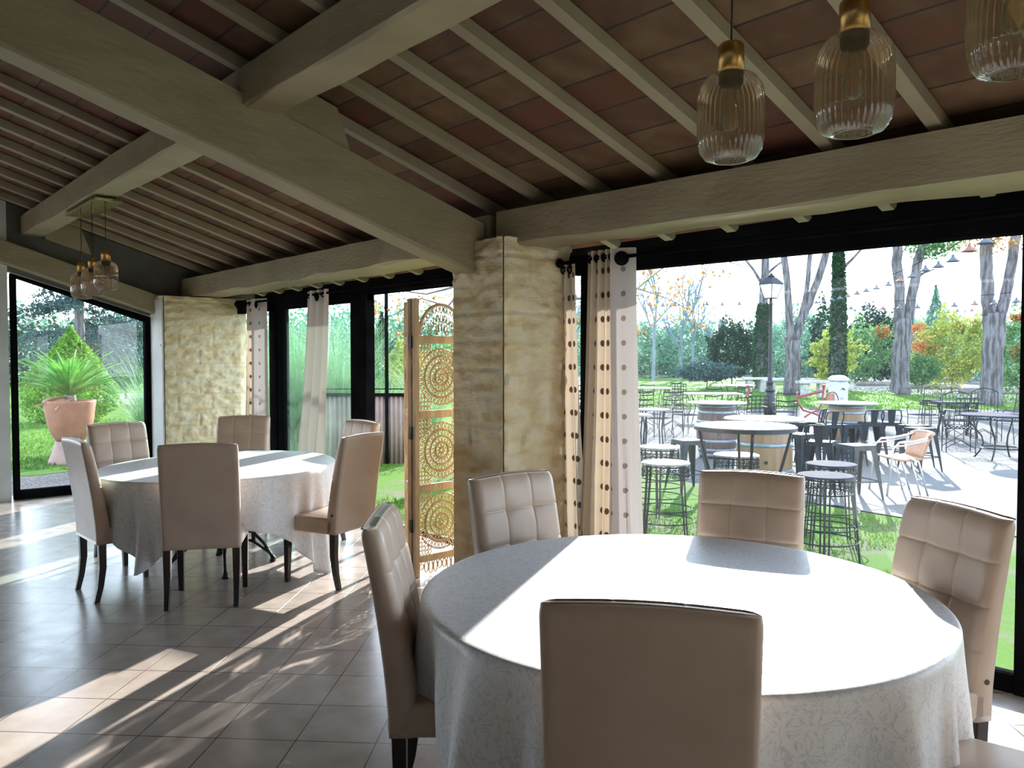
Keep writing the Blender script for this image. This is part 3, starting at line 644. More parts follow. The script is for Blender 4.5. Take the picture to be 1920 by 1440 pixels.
# ------------------------------------------------------------------ chairs
def chair_parts(t):
    """upholstered high-back chair, facing +Y; seat 48 cm, 1.03 m tall"""
    W2 = .232
    # backrest: closed shell with buttoned seams on the front
    nu, nv = 24, 30; z0, z1 = .37, 1.03
    def lean(z): q = max(0, (z - .42) / .61); return -.235 - .085 * q ** 1.4
    def th(z): q = (z - z0) / (z1 - z0); return .095 - .030 * q
    sx_ = [-W2 * .335, W2 * .335]; sz_ = [.60, .74, .885]
    def front(u, v):
        x = (u - .5) * 2 * W2; z = z0 + (z1 - z0) * v
        g_ = 0
        for a in sx_: g_ += .0028 * math.exp(-((x - a) / .004) ** 2) * (1 if z > .5 else 0)
        for a in sz_: g_ += .0042 * math.exp(-((z - a) / .004) ** 2)
        for a in sx_:
            for b_ in sz_: g_ += .007 * math.exp(-((x - a) ** 2 + (z - b_) ** 2) / .0014)
        ed = min(1, (1 - abs(u - .5) * 2) / .14); et = min(1, (1 - v) / .06)
        puff = .012 * (1 - (1 - ed) ** 2) * 1 - .012 - .014 * (1 - ed) ** 3 - .018 * (1 - et) ** 2
        return (x * (1 - .012 * (1 - et) ** 2), lean(z) + th(z) + puff - g_, z + (.010 * cos((u - .5) * pi) - .006) * v ** 8)
    def back(u, v):
        x = (u - .5) * 2 * W2; z = z0 + (z1 - z0) * v; ed = min(1, (1 - abs(u - .5) * 2) / .08); et = min(1, (1 - v) / .05)
        return (x * (1 - .012 * (1 - et) ** 2), lean(z) + .010 * (1 - ed) ** 3 + .012 * (1 - et) ** 2, z + (.010 * cos((u - .5) * pi) - .006) * v ** 8)
    mb = MB()
    us = sorted(set([0, .012, .035, .07] + [round(i / 20, 4) for i in range(2, 19)] + [.93, .965, .988, 1] + [round(.5 + q / 2 / W2 + d_, 4) for q in sx_ for d_ in (-.02, -.008, 0, .008, .02)]))
    vs = sorted(set([round(i / 22, 4) for i in range(22)] + [.975, .99, 1] + [round((q - z0) / (z1 - z0) + d_, 4) for q in sz_ for d_ in (-.013, -.005, 0, .005, .013)]))
    thin = lambda L_, g_: [q for i, q in enumerate(L_) if i == 0 or i == len(L_) - 1 or (q - L_[i - 1] > g_)]
    us, vs = thin(us, .0035), thin(vs, .003)
    nu, nv = len(us) - 1, len(vs) - 1; n1 = (nu + 1) * (nv + 1)
    for fn in (front, back):
        for v in vs:
            for u in us: mb.v.append(fn(u, v))
    for j in range(nv):
        for i in range(nu):
            a = j * (nu + 1) + i; mb.f.append((a + 1, a, a + nu + 1, a + nu + 2)); a += n1; mb.f.append((a, a + 1, a + nu + 2, a + nu + 1))
    for j in range(nv):
        for i, fl in ((0, 0), (nu, 1)):
            a = j * (nu + 1) + i; b_ = a + nu + 1
            q = (a, a + n1, b_ + n1, b_); mb.f.append(q if not fl else tuple(reversed(q)))
    for i in range(nu):
        for j, fl in ((0, 1), (nv, 0)):
            a = j * (nu + 1) + i; q = (a, a + n1, a + 1 + n1, a + 1); mb.f.append(tuple(reversed(q)) if not fl else q)
    bk = mb.build('backrest', 'leather', t, smooth=True)
    MB().tube([(x, lean(1.03) + .009, 1.030 + (.010 * cos(x / W2 / 2 * pi) - .006)) for x in np.linspace(-W2 + .008, W2 - .008, 12)], .0035, 5).build('piping', 'leather', bk, smooth=True)
    s_ = MB().box(-W2, W2, -.215, .245, .365, .475); s_.build('seat', 'leather', t, smooth=True, bevel=.022, seg=3)
    for sx2 in (-1, 1):
        x = sx2 * (W2 - .028)
        leg = MB(); leg.hexa([(x - .016, .205 - .016, 0), (x + .016, .205 - .016, 0), (x + .016, .205 + .014, 0), (x - .016, .205 + .014, 0)], [(x - .023, .195 - .023, .37), (x + .023, .195 - .023, .37), (x + .023, .195 + .023, .37), (x - .023, .195 + .023, .37)])
        leg.build('leg', 'darkwood', t, bevel=.003, seg=1)
        leg = MB(); pr = [(.37, -.200, .023), (.22, -.198, .021), (.10, -.212, .018), (0, -.235, .016)]
        for z, y, w_ in pr: leg.v += [(x - w_, y - w_, z), (x + w_, y - w_, z), (x + w_, y + w_, z), (x - w_, y + w_, z)]
        for i in range(3):
            for k_ in range(4): a = i * 4 + k_; b_ = i * 4 + (k_ + 1) % 4; leg.f.append((a, a + 4, b_ + 4, b_))
        leg.f += [(0, 1, 2, 3), (15, 14, 13, 12)]
        leg.build('leg', 'darkwood', t, bevel=.003, seg=1)
    MB().lathe([(0, -.003), (.009, -.002), (.009, .002), (0, .003)], 10).build('stud', 'darkwood', t, loc=(-W2 - .001, -.205, .50), rot=(0, pi / 2, 0))
G1, G2 = 'upholstered chairs around the near round table', 'upholstered chairs around the far oval table'
spots = [
    (-1.215, 1.545, 127, 'beige leather chair with its plain back to the camera at the near table', G1),
    (-2.08, 1.645, 49, 'beige leather chair seen from the side, left of the near round table', G1),
    (-2.36, 2.34, -3, 'beige leather chair in front of the stone pillar, at the near round table', G1),
    (-1.845, 2.935, -68, 'beige leather chair by the big window, across the near table from its plain-backed chair', G1),
    (-1.165, 2.765, -119, 'beige leather chair right of the near table, beside the black window post', G1),
    (-.62, 2.25, 190, 'beige leather chair of which only the seat shows at the lower right corner', G1),
    (-5.10, 1.905, 150, 'beige leather chair with its plain back to the camera at the far table', G2),
    (-5.67, 1.56, 92, 'beige leather chair in side view at the left end of the far table', G2),
    (-6.56, 1.90, 12, 'beige leather chair at the far table in front of the gable window', G2),
    (-6.68, 2.74, -38, 'beige leather chair at the far table in front of the pale stone pier', G2),
    (-5.74, 3.16, -87, 'beige leather chair mostly hidden behind the rightmost far table chair', G2),
    (-4.99, 2.72, 203, 'beige leather chair at the right end of the far table, back turned to the screen', G2)]
proto = None
for (x, y, a, lab, gr) in spots:
    rz = radians(a - 90)
    if proto is None:
        proto = thing('dining_chair', lab, 'chair', (x, y, 0), rz, gr); chair_parts(proto)
    else: dup(proto, (x, y, 0), rz, lab, gr)

# ------------------------------------------------------------------ dining tables and cloths
def bistro_base(t):
    MB().tube([(0, 0, .10), (0, 0, .70)], .035, 10).build('column', 'iron', t, smooth=True)
    for k_ in range(4):
        a = pi / 4 + k_ * pi / 2; c_, s_ = cos(a), sin(a)
        mb = MB()
        for zo, ro in ((.24, .012), (.17, .010)):
            mb.tube([(c_ * r_, s_ * r_, z_) for r_, z_ in ((.03, zo + .02), (.12, zo + .03), (.22, zo), (.30, zo * .62), (.35, .06), (.37, .02))], ro, 6)
        mb.tube([(c_ * .36, s_ * .36, .0), (c_ * .37, s_ * .37, .025), (c_ * .355, s_ * .355, .055)], [.026, .022, .012], 7)
        mb.build('leg', 'iron', t, smooth=True)
def cloth(label, cx, cy, ang, rx, ry, half, cang, seedv, zt_=.765, slip=0, fa=1):
    n = 220; zs = 22; mb = MB(); rt_ = []
    ca, sa = cos(ang), sin(ang)
    def rim(t_, q=1): x, y = rx * q * cos(t_), ry * q * sin(t_); return x * ca - y * sa, x * sa + y * ca
    mb.v.append((0, 0, zt_)); 
    rings = [.3, .6, .85, .97, .992]
    for q in rings:
        for i in range(n): x, y = rim(2 * pi * i / n, q); mb.v.append((x, y, zt_ + .0015 * noise.noise(Vector((x * 4, y * 4, seedv)))))
    for j in range(zs + 1):
        f_ = j / zs
        for i in range(n):
            t_ = 2 * pi * i / n; x, y = rim(t_); d = atan2(y, x); ph = ((d - cang + pi / 4) % (pi / 2)) - pi / 4   # 0 at a corner of the square cloth
            r0 = hypot(x, y); m_ = pi / 4 - abs(ph); q = half / (cos(m_) ** 14 + max(0, sin(m_)) ** 14) ** (1 / 14); hang = max(.06, q - r0 + slip * cos(d - cang)); hang = min(hang, zt_ - .012)
            cf = max(0, 1 - abs(ph) / .62)
            z = zt_ - .008 - hang * f_
            fold = fa * f_ ** .8 * (.055 * hang / .5) * (sin(9 * d + seedv) * .55 + sin(23 * d + 2 * seedv + f_) * .35 + .5 * noise.noise(Vector((d * 6, seedv, f_)))) + cf * cf * f_ * .045 * sin(34 * ph + seedv) 
            out = .004 + fold + .02 * f_ * hang
            mb.v.append((x * (1 + out / r0), y * (1 + out / r0), z))
    for i in range(n): mb.f.append((0, 1 + i, 1 + (i + 1) % n))
    for j in range(len(rings) + zs):
        for i in range(n):
            a = 1 + j * n + i; b_ = 1 + j * n + (i + 1) % n; mb.f.append((a, a + n, b_ + n, b_))
    o = mb.build('tablecloth', 'damask', smooth=True); o.location = (cx, cy, 0); tag(o, label, 'tablecloth')
    md = o.modifiers.new('thick', 'SOLIDIFY'); md.thickness = .002; md.offset = -1
def dtable(label, cx, cy, ang, rx, ry):
    t = thing('dining_table', label, 'table', (cx, cy, 0), ang)
    mb = MB(); n = 40; mb.poly([(rx * .985 * cos(2 * pi * i / n), ry * .985 * sin(2 * pi * i / n)) for i in range(n)], .72, .758); mb.build('tabletop', 'darkwood', t)
    bistro_base(t)
dtable('round dining table with iron base under the near white cloth', -1.62, 2.18, 0, .845, .845)
dtable('oval dining table on arched cast iron legs under the far white cloth', -5.80, 2.27, radians(-63), .90, .79)
CAMBACK = atan2(-FW.y, -FW.x)
cloth('white damask tablecloth on the near round table, half of it in sun', -1.62, 2.18, 0, .85, .85, 1.17, CAMBACK + radians(50), 3.1, fa=1.5)
cloth('white tablecloth on the far table, its corners hanging towards the floor', -5.80, 2.27, radians(-63), .90, .79, 1.09, CAMBACK + radians(77), 1.4, slip=.10)

# ------------------------------------------------------------------ pendant lamps
def pendant(loc, ztop, label, group):
    t = thing('pendant_lamp', label, 'lamp', loc, 0, group)
    H_ = .245; R = .09
    prof = [(.045, 0), (.068, .006), (.085, .03), (.0905, .065), (.091, .12), (.0905, .17), (.085, .205), (.068, .23), (.040, .245)]
    mb = MB(); n = 144; o = 0
    for r_, z_ in prof:
        for j in range(n):
            a = 2 * pi * j / n; q = r_ * (1 + .022 * cos(36 * a)); mb.v.append((q * cos(a), q * sin(a), z_))
    for i in range(len(prof) - 1):
        for j in range(n): a = i * n + j; b_ = i * n + (j + 1) % n; mb.f.append((a, b_, b_ + n, a + n))
    mb.build('lamp_shade', 'lampglass', t, smooth=True)
    MB().tube([(.046 * cos(a), .046 * sin(a), .002) for a in np.linspace(0, 2 * pi, 30)[:-1]], .003, 5, closed=True).build('rim', 'lampglass', t, smooth=True)
    MB().lathe([(.028, .205), (.034, .215), (.034, .246)], 20).build('socket', 'rubber', t, smooth=True)
    MB().lathe([(.036, .246), (.036, .318), (.030, .326), (.006, .328)], 24).build('cap', 'brass', t, smooth=True)
    MB().lathe([(.004, .085), (.020, .095), (.027, .12), (.022, .15), (.014, .175), (.014, .21)], 16).build('bulb', 'bulb_glass', t, smooth=True)
    MB().tube([(0, 0, .325), (.002, 0, (ztop - loc[2]) * .6), (0, 0, ztop - loc[2])], .0032, 6).build('cord', 'rubber', t, smooth=True)
glassmat('bulb_glass', (.92, .84, .66), .10, 1.5)
fx = thing('ceiling_plate', 'brass lamp plate under the purlin above the far table', 'lamp fixture', (-7.60, 1.88, 2.845))
MB().box(-.50, .50, -.11, .11, 0, .024).build('plate', 'brass_plate', fx, bevel=.003, seg=1)
for x in (-.4, 0, .4): MB().lathe([(.012, -.022), (.012, 0)], 10).build('cord_grip', 'brass', fx, loc=(x, 0, 0))
for i, (x, z, w_) in enumerate(((-7.93, 2.085, 'leftmost'), (-7.56, 2.09, 'middle'), (-7.15, 2.115, 'rightmost'))):
    pendant((x, 1.86, z), 2.845, 'ribbed glass pendant lamp with brass cap, %s of the three over the far table' % w_, 'pendant lamps over the far table')
for i, (x, y, z, w_) in enumerate(((-1.265, 1.95, 2.105, 'leftmost of its three'), (-.905, 1.93, 2.10, 'middle of its three'), (-.565, 1.95, 2.16, 'cut by the right photo edge'))):
    pendant((x, y, z), 2.89, 'large ribbed glass pendant lamp over the near table, %s' % w_, 'pendant lamps over the near table')

# ================================================================== the garden
GZ = -0.15
def zone(name, pts, z, mat, kind='structure'):
    mb = MB(); mb.add([(x, y, z) for x, y in pts], [tuple(range(len(pts)))]); o = mb.build(name, mat); o['kind'] = kind
    n = o.data.polygons[0].normal
    if n.z < 0: o.data.flip_normals()
    return o
P2 = lambda px, Z: at(px, Z)[:2]
zone('ground', [(-110, -60), (60, -60), (60, 120), (-110, 120)], GZ - .006, 'gravel')
zone('ground_lawn', [(-9.0, 4.16), (4.3, 4.8), (7, 7.6), (-4.62, 8.76), (-6.43, 8.95), (-8.58, 10.43), (-12.5, 8.6), (-12.0, 4.16)], GZ, 'lawn_patchy')
zone('terrace_slab', [(-5.7, 8.87), (7, 7.62), (9, 22), (-4.45, 16.19), (-7.98, 12.23)], GZ + .012, 'concrete')
zone('ground_lawn', [P2(1120, 30), P2(1500, 28), P2(1700, 26.8), P2(2150, 26), P2(2150, 28.5), P2(1915, 30), P2(1700, 38), P2(1600, 42), P2(1500, 57), P2(1100, 80)], GZ, 'lawn')
zone('ground_path', [P2(1500, 57), P2(1600, 42), P2(1700, 38), P2(1915, 30), P2(2150, 28.5), P2(2150, 31), P2(1915, 35), P2(1700, 47), P2(1600, 56), P2(1500, 75)], GZ - .001, 'sandpath')
zone('ground_lawn', [P2(-500, 11.2), P2(60, 11.4), P2(130, 11.9), P2(300, 12.4), P2(600, 12.6), P2(900, 14), P2(1060, 17), P2(1060, 90), P2(-500, 90)], GZ - .001, 'lawn')
zone('ground_path', [P2(150, 30), P2(300, 28.5), P2(420, 30), P2(420, 40), P2(200, 38)], GZ + .002, 'sandpath')
zone('ground_leaf_litter', [P2(1190, 14.2), P2(1290, 14.0), P2(1296, 15.6), P2(1190, 15.8)], GZ - .001, 'leaflitter')

def blades(name, n, region, h, mat='grassblade', w=.006):
    V = []; 
    P = region(n); m_ = len(P); a = RNG.uniform(0, 2 * pi, m_); hh = h * RNG.uniform(.5, 1.4, m_); ln = RNG.normal(0, .35, (m_, 2)) * hh[:, None]
    dx = np.stack([np.cos(a), np.sin(a), np.zeros(m_)], 1) * (w * RNG.uniform(.6, 1.4, m_))[:, None]
    tip = P + np.c_[ln, hh]; V = np.stack([P - dx, P + dx, tip], 1).reshape(-1, 3)
    o = flat_mesh(name, V, np.arange(3 * m_).reshape(-1, 3), mat); o['kind'] = 'stuff'
    o['label'] = 'short green grass blades growing from the lawn'; o['category'] = 'grass'; return o
def reg(px0, px1, Z0, Z1, thr=None):
    def f(n):
        px = RNG.uniform(px0, px1, n); Z = 1 / RNG.uniform(1 / Z1, 1 / Z0, n)
        q = (px - 960) / F_PX * Z; x = FW.x * Z + RT.x * q; y = FW.y * Z + RT.y * q
        P = np.c_[x, y, np.full(n, GZ)]
        if thr is not None:
            keep = np.array([noise.noise(Vector((a * .8, b_ * .8, 4.2))) > thr for a, b_ in zip(x, y)]); P = P[keep]
        keep = (P[:, 1] > 4.4) | (P[:, 0] < -10.6)
        return P[keep]
    return f
g1 = blades('grass', 9000, reg(1060, 1720, 5.6, 9.2, -.15), .035); g1['label'] = 'short grass in the strip between the big window and the terrace slab'
g2 = blades('grass', 9000, reg(-40, 520, 12, 22), .06, w=.012); g2['label'] = 'bright grass of the lawn seen through the gable window'
g3 = blades('grass', 3500, reg(640, 860, 7.2, 12.5, -.2), .05, w=.008); g3['label'] = 'patchy grass outside the open doorway'
g4 = blades('grass', 7000, reg(1190, 1920, 26, 45), .07, w=.03); g4['label'] = 'grass of the far lawn under the big trees'

# ------------------------------------------------------------------ trunks and crowns
def tree(name, label, cat, Z, limbs, mat='bark', group=None, base_px=None):
    """limbs: name, [(px, y, width px)...]; built standing at distance Z"""
    px0 = base_px or limbs[0][1][0][0]; b0 = at(px0, Z); t = thing(name, label, cat, b0, 0, group)
    for ln, pts, *mm in limbs:
        path = []; rr = []
        for i, (px, y, w_, *dz) in enumerate(pts):
            p = at(px, Z + (dz[0] if dz else 0)); z = zat(y, Z); path.append((p[0] - b0[0], p[1] - b0[1], max(z, GZ) - GZ)); rr.append(w_ / 2 * Z / F_PX)
        P, R_ = [path[0]], [rr[0]]
        for i in range(1, len(path)):          # bends between the given points
            for q in (1, 2, 3):
                f_ = q / 3; j = rr[i] * .18 * (1 if q < 3 else 0)
                P.append(tuple(path[i - 1][k] + (path[i][k] - path[i - 1][k]) * f_ + random.uniform(-j, j) for k in range(3))); R_.append(rr[i - 1] + (rr[i] - rr[i - 1]) * f_)
        MB().tube(P, R_, 12).build(ln, mm[0] if mm else mat, t, smooth=True)
    return t
def local_blob(t, px, Z, y0, y1, pw, n, size, mat, name='foliage', **kw):
    c = at(px, Z); zc = (zat(y0, Z) + zat(y1, Z)) / 2; rz_ = abs(zat(y0, Z) - zat(y1, Z)) / 2; r = pw / 2 * Z / F_PX
    P = blob_points(n, (c[0] - t.location.x, c[1] - t.location.y, zc - t.location.z), (r, r, rz_), **kw)
    P[:, 2] = np.maximum(P[:, 2], .02)
    return leaves(name, P, size, mat, t)
def bush(name, label, cat, px, Z, pw, ytop, ybase, n, size, mat, group=None, extra=(), **kw):
    t = thing(name, label, cat, at(px, Z), 0, group)
    MB().tube([(0, 0, 0), (0.05, 0, max(.3, (zat(ytop, Z) - GZ) * .35))], [.05, .02], 6).build('stem', 'twig', t)
    local_blob(t, px, Z, ytop, max(ybase, ytop + 5), pw, n, size, mat, **kw)
    for (p_, y0, y1, w_, n_, mt) in extra: local_blob(t, p_, Z - .3, y0, y1, w_, n_, size, mt, name='coloured_leaves', shell=.2)
    return t
def ivy_trunk(t, pts, Z, n, mat='leaf_ivy'):
    P = []
    for _ in range(n):
        i = random.random() * (len(pts) - 1); k_ = int(i); f_ = i - k_; a = pts[k_]; b_ = pts[min(k_ + 1, len(pts) - 1)]
        px = a[0] + (b_[0] - a[0]) * f_; y = a[1] + (b_[1] - a[1]) * f_; w_ = (a[2] + (b_[2] - a[2]) * f_) / 2 * Z / F_PX
        c = at(px, Z); th_ = random.uniform(0, 2 * pi); q = w_ * random.uniform(.9, 1.25)
        P.append((c[0] - t.location.x + q * cos(th_), c[1] - t.location.y + q * sin(th_), max(zat(y, Z) - GZ, .02)))
    leaves('ivy', np.array(P), .10, mat, t)
G = 'tall trees at the edge of the terrace lawn'
t = tree('pine_tree', 'forked pine with grey furrowed bark, standing right of the ivy covered trunk', 'tree', 36.5,
     [('trunk', [(1487, 741, 34), (1487, 700, 27), (1486, 650, 27), (1484, 632, 27)]),
      ('limb', [(1483, 640, 17), (1478, 590, 14), (1474, 530, 12), (1468, 485, 12), (1460, 440, 11)]),
      ('limb', [(1489, 640, 17), (1500, 600, 16), (1516, 570, 14), (1530, 530, 13), (1545, 480, 13), (1558, 420, 12)]),
      ('limb', [(1500, 600, 10), (1510, 550, 9), (1517, 470, 8), (1520, 430, 7)])], group=G)
t = tree('pine_tree', 'two-stemmed pine left of the yellow and red shrubs, its base on the lawn edge', 'tree', 37,
     [('trunk', [(1688, 742, 36), (1688, 715, 31), (1690, 650, 31), (1692, 600, 32)]),
      ('limb', [(1685, 605, 20), (1684, 560, 18), (1680, 510, 18), (1678, 455, 17), (1676, 410, 15)]),
      ('limb', [(1700, 605, 20), (1706, 560, 17), (1715, 510, 17), (1727, 455, 16), (1740, 400, 14)]),
      ('branch', [(1716, 520, 8), (1730, 512, 4), (1750, 505, 2)])], group=G)
local_blob(t, 1745, 37, 420, 490, 110, 1300, .09, 'leaf_mid', name='needles', shell=.1)
t = tree('pine_tree', 'thickest forked pine, nearest to the right window post', 'tree', 28.6,
     [('trunk', [(1859, 760, 44), (1859, 735, 38), (1860, 660, 36), (1861, 600, 39), (1862, 585, 40)]),
      ('limb', [(1853, 592, 24), (1849, 550, 22), (1846, 500, 22), (1843, 440, 21), (1840, 390, 19)]),
      ('limb', [(1872, 592, 22), (1883, 550, 19), (1892, 500, 18), (1900, 440, 17), (1908, 390, 15)])], group=G)
local_blob(t, 1858, 28, 430, 480, 130, 360, .06, 'leaf_plane', name='dead_leaves', shell=.1)
t = tree('ivy_tree', 'straight trunk wrapped in dark ivy behind the white drinking fountain', 'tree', 40,
     [('trunk', [(1570, 738, 26), (1570, 640, 20), (1570, 560, 17), (1571, 500, 15), (1568, 440, 14)]),
      ('branch', [(1577, 505, 7), (1592, 490, 5), (1612, 468, 4), (1630, 455, 3)])], group=G)
ivy_trunk(t, [(1570, 720, 28), (1571, 620, 25), (1571, 560, 22), (1570, 500, 18), (1569, 470, 14)], 40, 3200)
t = tree('ivy_tree', 'ivy clad trunk rising behind the street lantern', 'tree', 45,
     [('trunk', [(1427, 730, 24), (1428, 640, 18), (1430, 560, 16), (1433, 500, 14), (1434, 440, 13)]),
      ('branch', [(1425, 530, 6), (1412, 508, 5), (1396, 488, 4), (1380, 470, 3)]),
      ('branch', [(1436, 515, 5), (1455, 498, 4), (1470, 488, 3)])], group=G)
ivy_trunk(t, [(1427, 715, 28), (1427, 640, 26), (1429, 590, 20), (1430, 570, 14)], 45, 2600)

GB = 'shrubs and hedges at the back of the garden'
bush('hedge_bush', 'dark rounded bush left of the ivy clad trunk and lantern', 'bush', 1372, 48, 92, 602, 712, 4200, .11, 'leaf_dark', GB)
bush('shrub', 'yellow green shrub in front of the ivy covered trunk', 'bush', 1562, 44, 82, 622, 712, 2600, .10, 'leaf_yellow', GB, lump=.4)
bush('hedge_bush', 'big dark green bush between the fountain and the two-stemmed pine', 'bush', 1640, 56, 120, 578, 716, 4500, .14, 'leaf_dark', GB)
bush('shrub', 'green shrub with an orange tinged top behind the lawn, left of the two-stemmed pine', 'bush', 1620, 50, 100, 606, 712, 2400, .11, 'leaf_mid', GB, extra=((1652, 608, 640, 34, 260, 'leaf_autumn'),), lump=.4)
bush('shrub', 'large shrub with yellow and red autumn leaves between the two forked pines', 'bush', 1785, 40, 122, 588, 724, 6500, .085, 'leaf_yellow', GB, extra=((1740, 640, 670, 40, 260, 'leaf_autumn'), (1798, 606, 620, 26, 160, 'leaf_autumn'), (1830, 590, 640, 22, 260, 'leaf_yellow')), lump=.35)
bush('shrub', 'low bright green shrub at the foot of the autumn coloured shrub', 'bush', 1728, 38, 66, 665, 722, 2200, .075, 'leaf_mid', GB)
bush('shrub', 'dark shrub with red leaves at the right edge of the big window', 'bush', 1915, 31, 96, 585, 735, 4200, .07, 'leaf_mid', GB, extra=((1905, 588, 602, 26, 220, 'leaf_autumn'), (1902, 640, 680, 20, 160, 'leaf_autumn')))
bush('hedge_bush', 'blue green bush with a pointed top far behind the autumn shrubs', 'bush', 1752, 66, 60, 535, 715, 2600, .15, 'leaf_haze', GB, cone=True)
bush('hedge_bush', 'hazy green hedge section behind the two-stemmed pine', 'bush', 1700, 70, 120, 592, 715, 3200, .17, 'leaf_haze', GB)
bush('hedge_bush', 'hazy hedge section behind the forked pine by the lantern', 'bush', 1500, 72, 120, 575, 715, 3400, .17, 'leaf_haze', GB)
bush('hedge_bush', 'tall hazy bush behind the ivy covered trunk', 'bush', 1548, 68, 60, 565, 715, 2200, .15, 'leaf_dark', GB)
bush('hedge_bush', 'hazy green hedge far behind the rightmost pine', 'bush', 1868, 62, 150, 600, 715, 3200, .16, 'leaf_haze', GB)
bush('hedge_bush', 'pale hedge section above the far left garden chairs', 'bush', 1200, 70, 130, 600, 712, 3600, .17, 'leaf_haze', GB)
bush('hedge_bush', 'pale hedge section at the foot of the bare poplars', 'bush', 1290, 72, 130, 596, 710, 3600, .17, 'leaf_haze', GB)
bush('shrub', 'low spreading evergreen at the foot of the dark rounded bush', 'bush', 1325, 42, 110, 676, 716, 2200, .09, 'leaf_spruce', GB)
bush('hedge_bush', 'light green bush far behind the lantern post', 'bush', 1455, 60, 60, 610, 714, 1800, .13, 'leaf_haze', GB)
for k_, (px, Z, pw, y0, lab, mt) in enumerate(((1078, 60, 60, 560, 'hazy bush seen in the narrow pane beside the pillar', 'leaf_haze'), (1000, 55, 120, 560, 'hazy bush hidden mostly by the stone pillar', 'leaf_haze'),
        (2010, 45, 150, 570, 'green hedge beyond the right window post', 'leaf_dark'))):
    if k_ != 1: bush('hedge_bush', lab, 'bush', px, Z, pw, y0, 715, 1800, .13, mt, GB)

tl = np.concatenate([blob_points(1500, (at(px, 85)[0], at(px, 85)[1], 1.6 + random.uniform(-.3, 1.2)), (4.2, 4.2, 3.2 + random.uniform(-.3, 1.2)), shell=.2) for px in range(1010, 2080, 48)])
tl[:, 2] = np.maximum(tl[:, 2], GZ)
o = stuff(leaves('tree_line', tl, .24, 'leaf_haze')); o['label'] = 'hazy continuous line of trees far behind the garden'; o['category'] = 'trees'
tl = np.concatenate([blob_points(1500, (at(px, 70)[0], at(px, 70)[1], 1.6 + random.uniform(-.3, 1.5)), (4.2, 4.2, 3.0 + random.uniform(-.3, 1.5)), shell=.2) for px in range(-60, 900, 60)])
tl[:, 2] = np.maximum(tl[:, 2], GZ)
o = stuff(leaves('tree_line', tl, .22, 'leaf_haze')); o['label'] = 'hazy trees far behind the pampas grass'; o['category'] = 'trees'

def bare(t, p, d, L_, r, depth, mb):
    if depth == 0 or r < .004: return
    q = p + d * L_; mb.tube([p, (p + q) / 2 + Vector((random.uniform(-.03, .03), random.uniform(-.03, .03), 0)) * L_, q], [r, r * .85, r * .7], 4)
    for _ in range(3 if depth > 2 else 2):
        nd = (d + Vector((random.gauss(0, .42), random.gauss(0, .42), random.uniform(.0, .35)))).normalized(); bare(t, p + d * L_ * random.uniform(.45, 1), nd, L_ * random.uniform(.55, .8), r * .6, depth - 1, mb)
noisy('twig_far', (.13, .18, .20), (.20, .26, .28), 9, .9)  # bluish haze of the distance put into the branch colour
for px, Z, h, lab in ((1278, 62, 8.4, 'tall bare poplar, hazy blue, left of the dark rounded bush'), (1300, 66, 7.5, 'slim bare poplar right of the tallest one'), (1225, 60, 8.2, 'bare hazy tree beside the dotted curtain'), (1345, 58, 4.6, 'small bare tree above the dark rounded bush'), (1075, 50, 6.5, 'bare tree in the narrow pane beside the pillar')):
    t = thing('bare_tree', lab, 'tree', at(px, Z), 0, 'bare trees in the haze')
    mb = MB(); bare(t, Vector((0, 0, 0)), Vector((0, 0, 1)), h * .50, .17, 6, mb); mb.build('branches', 'twig_far', t)
for x0, x1, Z in ((1606, 1676, 49), (1706, 1800, 44), (1800, 1930, 38)):
    a = Vector(at(x0, Z)); b_ = Vector(at(x1, Z)); t = MB().tube([(0, 0, .12), tuple((b_ - a) / 2 + Vector((0, 0, .14))), tuple(b_ - a + Vector((0, 0, .12)))], [.14, .16, .14], 8).build('log', 'log', loc=tuple(a), smooth=True)
    tag(t, {1606: 'log border lying along the path left of the two-stemmed pine', 1706: 'log border lying in front of the autumn shrub', 1800: 'log border lying behind the thickest pine'}[x0], 'log', 'logs lining the path')
t = bush('shrub', 'shrub with a red fruit cluster left of the autumn shrub', 'bush', 1722, 39, 40, 600, 670, 500, .08, 'leaf_autumn', GB)

# plane tree whose trunk stands behind the pillar; its leafy twigs show on both sides
t = tree('plane_tree', 'plane tree hidden behind the pillar, its twigs with orange leaves showing beside it', 'tree', 13,
     [('trunk', [(955, 860, 40), (955, 650, 34), (952, 480, 30)], 'greenwood'),
      ('branch', [(950, 500, 14), (900, 500, 9), (846, 540, 5), (800, 552, 3.5), (750, 545, 2.5), (700, 520, 2)], 'twig'),
      ('branch', [(900, 500, 7), (840, 575, 4), (790, 560, 3), (740, 590, 2), (700, 600, 1.5)], 'twig'),
      ('branch', [(960, 640, 14), (1010, 625, 11), (1062, 612, 8), (1100, 592, 6), (1150, 572, 5), (1190, 545, 4), (1230, 512, 3), (1260, 490, 2)], 'greenwood'),
      ('branch', [(1000, 560, 8), (1100, 560, 5), (1190, 540, 3), (1250, 560, 2), (1310, 590, 1.5)], 'twig'),
      ('branch', [(1000, 480, 8), (1100, 450, 6), (1250, 455, 4), (1330, 480, 2.5), (1390, 500, 1.5)], 'twig')])
P = []
